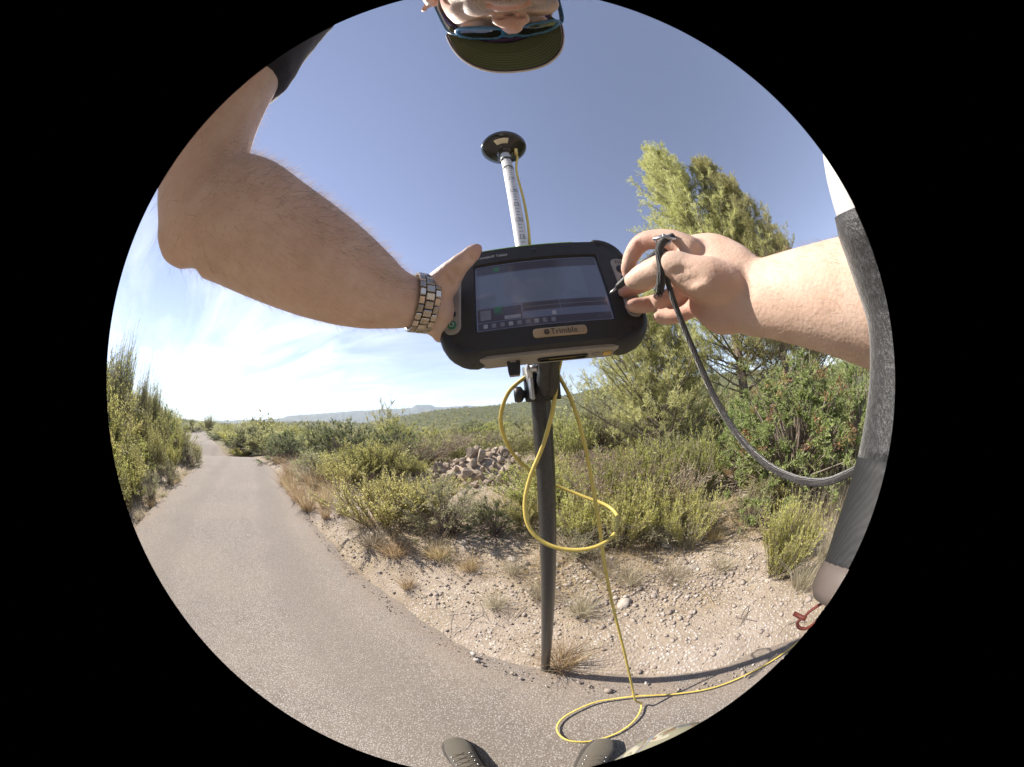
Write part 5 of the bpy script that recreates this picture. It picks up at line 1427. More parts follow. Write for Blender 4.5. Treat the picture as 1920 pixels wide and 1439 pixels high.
for k in range(4): MESH['broom', k] = upright_shrub(56, 46, 0.8, 0.2, 0.046, 0.012, 0.85, 5)
for k in range(3): MESH['tall', k] = upright_shrub(46, 36, 0.34, 0.18, 0.036, 0.012, 0.95, 6, 0.85)
for k in range(4): MESH['bushy', k] = bushy_shrub(110, 90, 0.032, 0.013, 0.5, 0.8, 0.42, 0.16)
for k in range(3): MESH['open', k] = bushy_shrub(80, 72, 0.044, 0.011, 0.62, 0.9, 0.5, 0.2)
for k in range(3): MESH['twig', k] = (twig_shrub(70))
for k in range(5): MESH['tuft', k] = grass_tuft(260 + 25 * k)
for k in range(2): MESH['longgrass', k] = grass_tuft(90, 1.0, 0.45, 0.006, 0.1, 0.14)
MESH['mastic', 0] = bushy_shrub(270, 108, 0.028, 0.009, 0.52, 0.9, 0.36, 0.11)

KINDS = {  # kind: (thing name, mesh family, leaf material)
    'broom': ('broom_shrub', 'broom', M_BROOM), 'green': ('leafy_shrub', 'broom', M_GREEN), 'dark': ('evergreen_shrub', 'bushy', M_DARK),
    'oak': ('oak_shrub', 'bushy', M_GREEN), 'grey': ('grey_shrub', 'open', M_GREY), 'brown': ('dry_shrub', 'twig', M_BROWN), 'greytwig': ('dry_shrub', 'twig', M_GREY),
    'cyp': ('juniper_tree', 'tall', M_CYP), 'tallgreen': ('tall_shrub', 'tall', M_GREEN), 'tallbroom': ('tall_shrub', 'tall', M_BROOM), 'pineb': ('young_pine', 'open', M_PINE), 'broomy': ('broom_shrub', 'broom', M_BROOM), 'mastic': ('mastic_shrub', 'mastic', M_MASTIC)}
PROTO = {}
def mesh_for(fam, part):
    """the shared meshes of one family; every copy keeps its own material"""
    key = (fam, part)
    if key not in PROTO: PROTO[key] = [MESH[q][part] if isinstance(MESH[q], tuple) else MESH[q] for q in MESH if q[0] == fam]
    return PROTO[key]
def shrub(kind, loc, h, wid, label, group, rz=None, variant=None, cat='shrub'):
    nm, fam, mat = KINDS[kind]
    fl = mesh_for(fam, 0); st = mesh_for(fam, 1)
    v = rng.integers(len(fl)) if variant is None else variant
    t = thing(nm, label, cat, loc, group, rng.uniform(0, 6.28) if rz is None else rz, (wid, wid, h))
    obj('foliage', fl[v], mat, t); obj('stem', st[v], M_TWIG, t)
    return t
def tuft(loc, h, wid, mat, label, group, fam='tuft'):
    ms = mesh_for(fam, 0)
    o = obj('grass_tuft', ms[rng.integers(len(ms))], mat, None, loc, (0, 0, rng.uniform(0, 6.28)), (wid, wid, h))
    return tag(o, label, 'grass tuft', group)
def spot(px, py, py_top, wpx):
    """ground point under a pixel, the height that reaches py_top there, the width of wpx pixels there"""
    g = ground_at(px, py)
    d = math.hypot(g[0], g[1])
    a, e = azel(px, py_top)
    h = CAM_H + d * math.tan(e) - g[2]
    dist = np.linalg.norm(g - ORG)
    th = math.hypot(px - CX, py - CY) / RPX * HALF_FOV
    w = wpx / RPX * HALF_FOV / (th / math.sin(th)) * dist
    return g - [0, 0, 0.02], max(0.05, h), w

# --- right-hand verge and scrub, plant by plant
SCRUB = [  # kind, px, py base, py top, width px, label
    ('broom', 722, 985, 872, 175, 'bright yellow-green shrub left of the small evergreen, nearest the straw tufts'),
    ('broom', 800, 962, 880, 120, 'low yellow-green shrub in front of the stone heap'),
    ('grey', 838, 1000, 905, 150, 'olive shrub with arching dry blades before the stone heap'),
    ('dark', 930, 1003, 932, 95, 'small dark evergreen shrub just left of the pole'),
    ('broom', 985, 985, 905, 90, 'pale yellow-green shrub close behind the pole'),
    ('broom', 1085, 1010, 905, 100, 'yellow-green shrub between the pole and the cable'),
    ('broom', 1160, 1020, 890, 120, 'yellow-green shrub behind the cable loop'),
    ('broom', 1215, 1000, 880, 120, 'upright yellow-green shrub right of the cable loop'),
    ('broom', 1290, 1018, 900, 110, 'yellow-green shrub at the left edge of the bare clearing'),
    ('green', 1190, 960, 800, 150, 'tall olive shrub below the pine branches'),
    ('brown', 1130, 985, 830, 130, 'brown dry shrub behind the cable'),
    ('brown', 1255, 975, 830, 120, 'greyish brown dry shrub below the pine'),
    ('greytwig', 1240, 1015, 930, 120, 'leafless grey shrub under the yellow-green row'),
    ('greytwig', 1080, 1035, 960, 130, 'leafless grey shrub beside the pole foot stones'),
    ('green', 1300, 930, 790, 120, 'olive green shrub right under the pine trunk'),
    ('broom', 1455, 1078, 905, 120, 'tall feathery yellow-green plant nearest on the right'),
    ('broom', 1490, 1040, 930, 80, 'thin yellow-green plant in the tall pale grass'),
    ('grey', 1410, 985, 900, 90, 'small grey-green shrub before the red-fruited bush'),
    ('dark', 655, 868, 792, 135, 'dark rounded evergreen shrub by the bend of the road'),
    ('dark', 600, 862, 800, 70, 'dark evergreen shrub nearest the road bend'),
    ('oak', 745, 850, 790, 100, 'mid green shrub in front of the pale pointed one'),
    ('pineb', 728, 845, 768, 80, 'pale green pointed young pine left of the stone heap'),
    ('brown', 800, 872, 805, 110, 'brown dry shrub left of the stone heap'),
    ('brown', 860, 855, 800, 100, 'brown dry shrub behind the stone heap'),
    ('greytwig', 760, 885, 825, 90, 'grey dry shrub beside the stone heap'),
    ('green', 700, 900, 810, 110, 'green leafy shrub between evergreen and stone heap'),
    ('broom', 650, 915, 850, 100, 'low yellow-green shrub behind the straw tufts'),
    ('grey', 600, 905, 850, 90, 'greyish shrub behind the straw tufts near the road'),
    ('oak', 930, 838, 790, 90, 'green shrub on the skyline of the stone heap'),
    ('green', 1075, 880, 760, 110, 'pale olive shrub right of the pole at mid distance'),
    ('grey', 1130, 870, 745, 110, 'loose grey-green shrub left of the pine'),
    ('brown', 1090, 930, 850, 110, 'rusty brown shrub right behind the pole'),
]
for kind, px, py, pt, wp, lab in SCRUB:
    g, h, w_ = spot(px, py, pt, wp)
    shrub(kind, g, h * 1.04, max(w_, 0.55 * h), lab, 'shrubs on the verge and scrub')

# grass tufts along the verge
TUFTS = [
    (545, 890, 850, 50, M_STRAW, 'straw tuft by the road just before the bend'), (610, 950, 900, 50, M_STRAW, 'straw tuft behind the small one at the road edge'), (535, 915, 880, 38, M_STRAW, 'low straw tuft leaning over the road edge'), (640, 965, 915, 55, M_PALE, 'pale tuft between the straw tufts and the bright shrub'), (690, 985, 940, 60, M_STRAW, 'straw tuft at the left foot of the bright shrub'),
    (590, 915, 865, 60, M_STRAW, 'straw tuft behind the largest one at the road edge'), (560, 942, 888, 55, M_STRAW, 'straw tuft just left of the largest one at the road edge'), (625, 930, 880, 60, M_STRAW, 'straw tuft right behind the largest one'), (570, 900, 858, 55, M_PALE, 'pale tuft far behind the largest straw tuft'),
    (578, 958, 893, 62, M_STRAW, 'largest straw-coloured grass tuft at the road edge'), (612, 972, 932, 34, M_STRAW, 'small straw tuft right of the largest one at the road edge'),
    (548, 925, 880, 45, M_STRAW, 'straw tuft nearest the road bend'), (540, 905, 872, 40, M_STRAW, 'low straw tuft behind the others at the road edge'),
    (640, 940, 900, 60, M_PALE, 'pale grass behind the straw tufts'), (660, 990, 960, 50, M_PALE, 'tuft of bleached grass between straw tufts and shrub'),
    (700, 1025, 965, 90, M_PALE, 'spreading bleached grass tuft in front of the bright shrub'), (742, 1040, 980, 80, M_STRAW, 'straw tuft in front of the bright yellow-green shrub'),
    (765, 1100, 1062, 44, M_STRAW, 'short brown straw tuft alone on the bare verge'), (880, 1068, 1020, 60, M_STRAW, 'dry tuft on the verge left of the pole'),
    (930, 1135, 1095, 60, M_PALE, 'bleached low tuft left of the pole at mid verge'), (1052, 1248, 1180, 62, M_STRAW, 'brown dry tuft right at the foot of the pole'),
    (1090, 1150, 1085, 80, M_PALE, 'pale dry grass between pole and cable'), (1010, 1120, 1070, 60, M_PALE, 'pale dry grass left behind the pole'),
    (1180, 1090, 1040, 80, M_PALE, 'pale dry grass beneath the cable loop'), (1260, 1085, 1040, 80, M_PALE, 'pale dry grass on the stony ground right of the cable'),
    (960, 1075, 1025, 60, M_PALE, 'wispy pale tuft left of the pole below the small evergreen'), (820, 1045, 990, 70, M_STRAW, 'straw tuft below the olive shrub'),
    (1500, 1100, 985, 90, M_PALE, 'dry grass beside the feathery plant at right'), (1545, 1050, 930, 90, M_PALE, 'dry grass by the padded tube at right'),
    (1130, 1075, 1030, 70, M_PALE, 'pale dry grass just right of the cable'), (1350, 1065, 1025, 70, M_PALE, 'thin dry grass at the front of the clearing'),
    (900, 960, 900, 90, M_PALE, 'dry grass at the front of the stone heap'), (1340, 1010, 975, 50, M_STRAW, 'small straw tuft in the clearing'),
    (680, 905, 865, 60, M_PALE, 'pale grass behind the bright shrub'), (560, 880, 850, 60, M_PALE, 'pale grass along the road bend'), (525, 868, 848, 50, M_STRAW, 'farthest straw tuft along the road bend'),
]
for px, py, pt, wp, m_, lab in TUFTS:
    g, h, w_ = spot(px, py, pt, wp)
    tuft(g, h * (1.45 if px < 650 else 1.15), max(w_ * 1.25, h * 0.95), m_, lab, 'dry grass tufts on the verge')
for k, (px, py, pt, wp) in enumerate([(1560, 990, 770, 110), (1590, 960, 740, 110), (1520, 1000, 800, 90), (1610, 1000, 730, 90), (1480, 1010, 850, 60)]):
    g, h, w_ = spot(px, py, pt, wp)
    tuft(g, h, max(w_, 0.4 * h), M_PALE, 'tall pale grass stalks at the right in front of the red-fruited bush', 'tall pale grass stalks at right', 'longgrass')

# smaller plants that close the gaps between them
def verge_where(ad): return 'by the road bend' if ad < -48 else ('left of the stone heap' if ad < -20 else ('in front of the stone heap' if ad < 2 else ('behind the pole' if ad < 22 else ('right of the cable' if ad < 48 else 'by the tall pale grass'))))
SZ = {'broom': 'yellow-green', 'green': 'olive green', 'grey': 'grey-green', 'greytwig': 'leafless grey', 'brown': 'brown dry'}
for k in range(230):
    tt = rng.uniform(-3.2, 6.5); dn = ROAD_HW + (rng.uniform(1.1, 4.8) if k < 150 else rng.uniform(0.75, 3.2))
    n_ = dn + float(road_c(tt)); x, y = tt * TD[0] + n_ * ND[0], tt * TD[1] + n_ * ND[1]; ad = math.degrees(math.atan2(x, y)); r_ = math.hypot(x, y)
    if 1.35 < x < 2.5 and 1.0 < y < 2.4: continue            # the bare clearing
    if -1.7 < x < 1.1 and 4.2 < y < 6.2: continue            # the stone heap
    if r_ < 1.75: continue
    if k < 150 and -22 < ad < 6 and r_ > 2.7: continue        # the view of the heap stays open
    loc = (x, y, float(height(x, y)) - 0.02)
    if k < 150:
        kd = ['broom', 'green', 'broom', 'grey', 'broom', 'greytwig', 'green', 'brown'][k % 8]
        h = rng.uniform(0.28, 0.62) * (0.75 if dn < 3.2 else 1.15)
        sz = 'small' if h < 0.42 else 'medium'
        shrub(kd, loc, h, h * rng.uniform(1.1, 1.7), f'{sz} {SZ[kd]} shrub between the verge plants {verge_where(ad)}', f'{sz} {SZ[kd]} shrubs {verge_where(ad)}')
    else:
        h = rng.uniform(0.12, 0.36); pal = k % 3
        tuft(loc, h, h * rng.uniform(0.9, 1.6), M_PALE if pal else M_STRAW, f'{"low" if h < 0.24 else "tall"} {"pale" if pal else "straw"} grass tuft between the shrubs {verge_where(ad)}', f'{"low" if h < 0.24 else "tall"} {"pale" if pal else "straw"} tufts {verge_where(ad)}')

# the big red-fruited mastic bush on the right
g, h, w_ = spot(1485, 930, 655, 300)
mas = shrub('mastic', g, h, w_, 'large dense green bush with reddish fruit clusters at right', None, 0.3)
fr = []
v = rdir(75); v[:, 2] = np.abs(v[:, 2])
c = v * np.array([0.47, 0.47, 0.52]) * rng.uniform(0.86, 1.02, (75, 1)); c[:, 2] += 0.42
p = np.repeat(c, 26, 0) + rng.normal(0, 0.016, (75 * 26, 3))
obj('fruit_clusters', vmesh('fruit_clusters', tinted(leaves(p, rdir(len(p)), 0.016, 0.01), np.clip(rng.normal(0.5, 0.3, len(p)), 0, 1), 4)), M_RED, mas)
g, h, w_ = spot(1400, 905, 735, 150)
shrub('mastic', g, h, w_, 'dense green bush under the pine beside the red-fruited bush', None, 2.0)
g, h, w_ = spot(1590, 900, 640, 200)
shrub('mastic', g, h, w_, 'dense green bush at the right edge behind the tall grass', None, 4.0)

# --- the pines at the right
def pine(px, py_base, dist, py_top, rad, cb, nbr, lab, seed, lean=(0, 0), nsub=9):
    a, e = azel(px, py_top)
    x, y = dist * math.sin(a), dist * math.cos(a)
    z = float(height(x, y))
    Ht = CAM_H + dist * math.tan(e) - z
    cr, tk = pine_tree(Ht, cb, rad, nbr, 1, seed, nsub, 13, lean)
    t = thing('pine_tree', lab, 'tree', (x, y, z - 0.03), 'pines right of the tablet')
    obj('crown', cr, M_PINE, t); obj('trunk', tk, M_BARK, t)
    return t
pine(1205, 790, 4.9, 306, 1.5, 0.14, 165, 'taller pale green pine behind the stylus hand', 1, (0.50, -0.30), nsub=10)
pine(1290, 780, 5.2, 320, 1.05, 0.16, 140, 'slimmer pine right of the taller one, above the wrist', 2, (0.48, -0.34), nsub=10)
pine(1205, 800, 4.7, 600, 1.6, 0.04, 100, 'low spreading young pine left under the tall pines', 3)
pine(1455, 760, 6.4, 470, 1.1, 0.25, 60, 'small pine behind the forearm at right', 4)

# --- the left bank: tall shrubs hiding the road's far side
LEFT = [  # kind, px, py, ptop, wpx
    ('cyp', 232, 800, 612, 70, 'tall dark juniper at the very left edge'), ('cyp', 272, 798, 680, 36, 'slim juniper second from the left edge'), ('cyp', 296, 795, 706, 26, 'shorter slim juniper third from the left edge'),
    ('cyp', 214, 830, 640, 60, 'dark juniper cut by the left edge of the picture'),
    ('tallbroom', 226, 900, 760, 60, 'bright yellow-green tall shrub at the left edge'), ('tallgreen', 250, 880, 765, 60, 'tall green shrub in front of the junipers'),
    ('tallgreen', 280, 870, 762, 55, 'tall green shrub below the slim junipers'), ('tallbroom', 300, 890, 790, 50, 'yellow-green tall shrub at mid left bank'),
    ('tallgreen', 310, 862, 765, 50, 'tall green shrub right of the slim junipers'), ('green', 335, 860, 790, 60, 'green shrub at mid left bank'),
    ('tallbroom', 262, 925, 820, 50, 'yellow-green shrub near the road at left'), ('green', 320, 885, 820, 55, 'leafy shrub near the road at mid left'),
    ('dark', 318, 815, 758, 34, 'dark leafy shrub with sparse top on the left bank'), ('oak', 345, 845, 795, 40, 'green shrub toward the end of the left bank'),
    ('grey', 350, 868, 815, 50, 'grey-green shrub by the road at the end of the bank'), ('tallbroom', 372, 868, 826, 32, 'yellow shrub at the tip of the left bank'),
    ('grey', 360, 878, 840, 40, 'dry grey shrub low at the tip of the left bank'), ('tallgreen', 215, 930, 800, 55, 'green shrub low at the left edge'),
    ('grey', 285, 935, 880, 60, 'low grey-green shrub at the left road edge'), ('grey', 320, 908, 862, 50, 'low grey-green shrub further along the left road edge'),
    ('tallbroom', 245, 960, 870, 40, 'thin yellow-green shrub nearest on the left road edge'), ('tallgreen', 238, 860, 735, 60, 'tall green shrub under the dark juniper'),
    ('tallgreen', 330, 835, 775, 40, 'distant green shrub over the left bank'),
]
for kind, px, py, pt, wp, lab in LEFT:
    # each stands on the bank where the lower pixel meets it
    g, h, w_ = spot(px, max(py, 850), pt, wp)
    shrub(kind, g, h, max(w_ * 1.15, 0.28 * h), lab, 'shrubs on the left bank', cat='tree' if kind == 'cyp' else 'shrub')
for k, (px, py, pt) in enumerate([(262, 975, 930), (285, 950, 915), (305, 930, 900), (330, 905, 880), (350, 890, 868), (240, 1000, 950), (370, 875, 858)]):
    g, h, w_ = spot(px, py, pt, 50)
    tuft(g, h, max(w_, h), M_STRAW if k % 2 else M_PALE, 'dry grass fringe along the left road edge', 'dry grass fringe on the left road edge')

# the rest of the bank is filled by look-alike shrubs whose tops follow its skyline
SKX = [190, 215, 240, 262, 275, 300, 320, 345, 370, 395, 420]; SKY = [640, 640, 715, 735, 720, 752, 768, 795, 815, 832, 850]
for k in range(110):
    tt = rng.uniform(1.2, 15.0) if k < 80 else rng.uniform(0.2, 5.0)
    dn = -(ROAD_HW + 0.45 + 2.6 * rng.uniform() ** 1.3)
    n_ = dn + float(road_c(tt)); x, y = tt * TD[0] + n_ * ND[0], tt * TD[1] + n_ * ND[1]
    z = float(height(x, y)); d_ = math.hypot(x, y); a_ = math.atan2(x, y)
    # skyline elevation at this azimuth
    pa = np.array([azel(q, r_) for q, r_ in zip(SKX, SKY)])
    el = np.interp(a_, pa[:, 0], pa[:, 1])
    hmax = max(0.35, CAM_H + d_ * math.tan(el) - z)
    low = sstep(-1.6, -3.0, dn)
    h = min(hmax, 3.2) * (0.42 + 0.5 * float(low)) * rng.uniform(0.8, 1.05)
    kd = ['tallgreen', 'tallbroom', 'green', 'green', 'oak', 'grey', 'oak', 'broomy'][rng.integers(8)]
    nm_ = {'tallgreen': 'tall green', 'tallbroom': 'tall yellow-green', 'green': 'leafy green', 'oak': 'rounded green', 'grey': 'grey-green', 'broomy': 'bright yellow-green'}[kd]
    row = 'beside the road' if dn > -2.3 else ('in the second row' if dn > -3.2 else 'at the back')
    seg = 'near end' if tt < 4 else ('middle' if tt < 9 else 'far end')
    shrub(kd, (x, y, z - 0.04), h, h * rng.uniform(0.55, 0.85) if kd.startswith('tall') or kd == 'cyp' else h * rng.uniform(0.9, 1.2),
          f'{nm_} shrub {row} at the {seg} of the left bank', f'{nm_} shrubs {row}, {seg} of the left bank')

# --- the scrub beyond, bush by bush
kinds = ['broom', 'green', 'oak', 'dark', 'grey', 'pineb', 'brown', 'green', 'pineb', 'oak']
names = {'broom': 'yellow-green', 'green': 'leafy green', 'oak': 'rounded green', 'dark': 'dark evergreen', 'grey': 'grey-green', 'pineb': 'pale pine-like', 'brown': 'dry brown'}
cnt = 0; tries = 0; placed = []
while cnt < 260 and tries < 12000:
    tries += 1
    r_ = math.exp(rng.uniform(math.log(5.6), math.log(34))); a_ = math.radians(rng.uniform(-64, 78))
    x, y = r_ * math.sin(a_), r_ * math.cos(a_)
    t_ = x * TD[0] + y * TD[1]; n_ = x * ND[0] + y * ND[1]; dn = n_ - float(road_c(t_))
    if abs(dn) < ROAD_HW + 0.75: continue
    if -2.2 < x < 1.6 and r_ < 7.4: continue              # room for the stone heap
    if any((x - q[0]) ** 2 + (y - q[1]) ** 2 < (0.07 * r_ + 0.12) ** 2 for q in placed): continue
    placed.append((x, y))
    kd = kinds[rng.integers(len(kinds))]
    hgt = rng.uniform(0.55, 1.25) * (1.25 if kd in ('pineb', 'dark') else 1.0) * (1.0 + 0.5 * (r_ > 14))
    if r_ < 9: hgt *= 0.8
    if math.degrees(a_) < 18: hgt = min(hgt, CAM_H + r_ * math.tan(math.radians(0.6)) - float(height(x, y))) * rng.uniform(0.7, 1.0)
    wd = hgt * rng.uniform(1.2, 1.9)
    ad = math.degrees(a_)
    where = 'beyond the road bend' if ad < -46 else ('right of the road bend' if ad < -32 else ('left of the stone heap' if ad < -18 else ('behind the stone heap' if ad < 2 else ('behind the pole' if ad < 16 else ('behind the low pine' if ad < 32 else ('under the tall pines' if ad < 50 else 'beyond the mastic bushes'))))))
    dist = 'close' if r_ < 9 else ('some way' if r_ < 16 else ('well' if r_ < 24 else 'far'))
    dist = ('low ' if hgt < 0.75 else 'tall ') + dist
    shrub(kd, (x, y, float(height(x, y)) - 0.05), hgt, wd, f'{dist.split()[0]} {names[kd]} bush in the scrub {dist.split()[1]} {where}'.replace('some ', 'some way '), f'{dist.split()[0]} {names[kd]} scrub bushes {dist.split()[1]} {where}'.replace('some ', 'some way '))
    cnt += 1
# bushes that fill the inside of the far bend
for k in range(50):
    tt = rng.uniform(10.5, 27) if k < 34 else rng.uniform(10.5, 17); dn = rng.uniform(2.0, 6.5) if k < 34 else rng.uniform(1.8, 3.4); n_ = dn + float(road_c(tt)); x, y = tt * TD[0] + n_ * ND[0], tt * TD[1] + n_ * ND[1]
    kd = ['grey', 'broom', 'green', 'pineb', 'oak'][k % 5]; hgt = rng.uniform(0.35, 0.8) if dn < 3.5 else rng.uniform(0.6, 1.1)
    seg = 'nearest part' if tt < 14 else ('middle' if tt < 20 else 'far part')
    shrub(kd, (x, y, float(height(x, y)) - 0.04), hgt, hgt * rng.uniform(1.4, 2.0), f'{names[kd]} bush inside the {seg} of the far road bend', f'{names[kd]} bushes inside the {seg} of the far bend')
# a few trees by the far road
for k, (px, pt, dist, kd, wd, lab) in enumerate([(393, 776, 27, 'cyp', 1.5, 'lone upright tree beside the far stretch of road'), (372, 790, 34, 'pineb', 2.0, 'pale tree left of the lone upright tree'), (382, 793, 38, 'oak', 2.0, 'green tree behind the far stretch of road'),
                                           (412, 800, 24, 'pineb', 2.2, 'pale young pine right of the lone upright tree'), (428, 806, 22, 'pineb', 2.0, 'second pale young pine right of the lone upright tree'), (362, 800, 30, 'dark', 2.0, 'dark tree at the left of the far road'), (405, 815, 20, 'dark', 1.2, 'dark bush under the lone upright tree'), (445, 812, 21, 'broom', 2.0, 'yellowish bush right of the young pines'), (350, 795, 30, 'cyp', 1.4, 'narrow tree over the tip of the left bank'), (360, 783, 45, 'cyp', 1.4, 'farthest narrow tree over the left bank')]):
    a, e = azel(px, pt)
    x, y = dist * math.sin(a), dist * math.cos(a); z = float(height(x, y))
    shrub(kd, (x, y, z), CAM_H + dist * math.tan(e) - z, wd, lab, 'trees by the far road', cat='tree')

# --- far woods: thousands of bushes that read as one mass
def far_bushes(n, r0, r1, nl, az0=-63, az1=95, size=(0.9, 1.9), leaf=0.5):
    r_ = np.exp(rng.uniform(math.log(r0), math.log(r1), n)); a_ = np.radians(rng.uniform(az0, az1, n))
    x, y = r_ * np.sin(a_), r_ * np.cos(a_)
    t_ = x * TD[0] + y * TD[1]; n_ = x * ND[0] + y * ND[1]
    ok = np.abs(n_ - road_c(t_)) > ROAD_HW + 1.6
    dens = vnoise(x, y, 28, 51) + 0.6 * vnoise(x, y, 9, 52) > -0.32
    ok &= dens
    x, y, r_ = x[ok], y[ok], r_[ok]; m = len(x)
    z = height(x, y)
    s = rng.uniform(size[0], size[1], m) * np.where(rng.uniform(0, 1, m) < 0.12, 1.6, 1.0)
    v = rdir(m * nl).reshape(m, nl, 3); v[..., 2] = np.abs(v[..., 2]) * 1.15
    c = np.stack([x, y, z], 1)[:, None] + v * (s[:, None, None] * rng.uniform(0.35, 1.0, (m, nl, 1)) * np.array([0.75, 0.75, 0.85]))
    p = c.reshape(-1, 3)
    d = unit(v.reshape(-1, 3) + rdir(m * nl) * 0.8 + np.array([0, 0, 0.4]))
    tint = np.clip(np.repeat(rng.uniform(0.0, 0.9, m), nl) + rng.normal(0, 0.12, m * nl), 0, 1)
    ls = np.repeat(s, nl) * leaf * rng.uniform(0.6, 1.2, m * nl)
    return tinted(leaves(p, d, ls, ls * 0.55), tint, 4)
fw = vmesh('far_woods', far_bushes(1050, 6.5, 26, 76, -58, 80, size=(0.3, 0.75), leaf=0.12), far_bushes(1050, 24, 75, 66, -62, 80, leaf=0.17), far_bushes(3800, 70, 230, 26, leaf=0.4), far_bushes(6500, 210, 700, 8, size=(1.2, 2.6), leaf=0.95))
M_FAR = leafmat('far scrub leaves', (0.125, 0.125, 0.05), (0.32, 0.305, 0.12), (0.48, 0.43, 0.20), 0.35)
o = obj('far_woods', fw, M_FAR)
tag(o, 'scrub and pine woods covering the far slopes', 'woods', kind='stuff')
nb = far_bushes(620, 12, 60, 110, -112, -66, size=(0.7, 1.3), leaf=0.13)
o = obj('bank_scrub', vmesh('bank_scrub', nb), M_FAR); tag(o, 'scrub running on behind the left bank', 'scrub', kind='stuff')
# low dead grass and litter between the plants
n = 7500
r_ = np.exp(rng.uniform(math.log(1.1), math.log(13), n)); a_ = np.radians(rng.uniform(-75, 100, n))
x, y = r_ * np.sin(a_), r_ * np.cos(a_); t_ = x * TD[0] + y * TD[1]; n_ = x * ND[0] + y * ND[1]; dn = n_ - road_c(t_)
pr = sstep(0.1, 1.1, dn - ROAD_HW) * (0.18 + 0.82 * (vnoise(x, y, 0.7, 61) + 0.5 * vnoise(x, y, 0.25, 62) > 0.0))
ok = (rng.uniform(0, 1, n) < pr) & (dn > 0)
x, y = x[ok], y[ok]; m = len(x)
C = []
nbl = 7
B = np.repeat(np.stack([x, y, height(x, y) - 0.005], 1), nbl, 0) + rng.normal(0, 0.035, (m * nbl, 3)) * [1, 1, 0]
hh = rng.uniform(0.04, 0.17, m * nbl)[:, None]
s = np.linspace(0, 1, 4)[None, :, None]
d = unit(rdir(m * nbl) * 0.9 + np.array([0, 0, 0.8])); d[:, 2] = np.abs(d[:, 2])
C = B[:, None] + d[:, None] * hh[:, None] * s - np.array([0, 0, 1.0]) * 0.3 * hh[:, None] * s ** 2
lit = tinted(ribbons(C, np.array([1, 0.9, 0.7, 0.2])[None, :] * rng.uniform(0.002, 0.0045, (m * nbl, 1))), np.clip(rng.normal(0.45, 0.3, m * nbl), 0, 1), 8)
o = obj('dry_ground_cover', vmesh('dry_ground_cover', lit), M_STRAW); tag(o, 'short dead grass scattered over the stony verge', 'dry grass', kind='stuff')

# dead twigs and sticks lying about the verge
n = 480
r_ = np.exp(rng.uniform(math.log(1.0), math.log(8), n)); a_ = np.radians(rng.uniform(-60, 90, n))
x, y = r_ * np.sin(a_), r_ * np.cos(a_); dn = x * ND[0] + y * ND[1] - road_c(x * TD[0] + y * TD[1])
ok = dn > ROAD_HW + 0.02; x, y = x[ok], y[ok]; m = len(x)
an = rng.uniform(0, 6.28, m); ll = rng.uniform(0.04, 0.22, m)
s5 = np.linspace(-0.5, 0.5, 5)[None, :]
X = x[:, None] + np.cos(an)[:, None] * ll[:, None] * s5 + 0.12 * ll[:, None] * s5 ** 2 * rng.normal(0, 1, (m, 1)); Y = y[:, None] + np.sin(an)[:, None] * ll[:, None] * s5 + 0.5 * ll[:, None] * s5 ** 2 * rng.normal(0, 1, (m, 1))
C = np.stack([X, Y, height(X, Y) + 0.004 + rng.uniform(0, 0.01, (m, 5))], -1)
o = obj('fallen_twigs', vmesh('fallen_twigs', tinted(sticks(C, np.ones((m, 5)) * rng.uniform(0.0007, 0.0019, (m, 1)), 4), rng.uniform(0, 1, m), 20)), M_TWIG)
tag(o, 'fallen grey twigs lying over the verge', 'twigs', kind='stuff')
# ------------------------------------------------------------------ stones
def rock_mesh(seed, rough=0.22, sub=2):
    import bmesh
    bm = bmesh.new(); bmesh.ops.create_icosphere(bm, subdivisions=sub, radius=0.5)
    r_ = np.random.default_rng(seed)
    planes = unit(r_.normal(size=(11, 3))); off = r_.uniform(0.2, 0.4, 11)
    for v in bm.verts:
        p = np.array(v.co)
        for n_, o_ in zip(planes, off):                     # broken faces
            e = p @ n_ - o_
            if e > 0: p = p - n_ * e
        p = p * (1 + rough * 0.12 * r_.normal())
        v.co = p
    me = bpy.data.meshes.new('stone'); bm.to_mesh(me); bm.free()
    return me
def stone_mat(name, c0, c1, c2):
    b = MB(name); c = b.coord(); oi = b.n('ShaderNodeObjectInfo').outputs['Random']
    n = b.noise(c, 3.5, 7, 0.7)
    col = b.ramp(n, [(0.3, c0), (0.52, c1), (0.75, c2)])
    hsv = b.n('ShaderNodeHueSaturation'); b.l(col, hsv.inputs['Color'])
    mv = b.n('ShaderNodeMapRange'); b.l(oi, mv.inputs[0]); mv.inputs[3].default_value = 0.7; mv.inputs[4].default_value = 1.2
    b.l(mv.outputs[0], hsv.inputs['Value'])
    b.pbsdf(hsv.outputs[0], 0.92, 0, b.bump(b.noise(c, 6, 8, 0.75), 0.5, 0.04), Specular_IOR_Level=0.15)
    return b.m
M_HEAP = stone_mat('brown limestone', (0.21, 0.165, 0.125), (0.36, 0.29, 0.225), (0.50, 0.42, 0.34))
M_PEB = stone_mat('pale limestone', (0.31, 0.26, 0.22), (0.43, 0.38, 0.33), (0.54, 0.50, 0.44))
RK = [rock_mesh(100 + k) for k in range(9)]
for r_ in RK: r_.materials.append(M_HEAP)
RP = [rock_mesh(200 + k, 0.12) for k in range(7)]
for r_ in RP: r_.materials.append(M_PEB); r_.polygons.foreach_set('use_smooth', np.ones(len(r_.polygons), bool))
g0 = ground_at(905, 912)
hx, hy = g0[0] - 0.02, g0[1] + 0.75
heap = thing('stone_heap', 'heap of brown broken stones between the shrubs left of the pole', 'stone heap', (hx, hy, float(height(hx, hy))))
pl = []
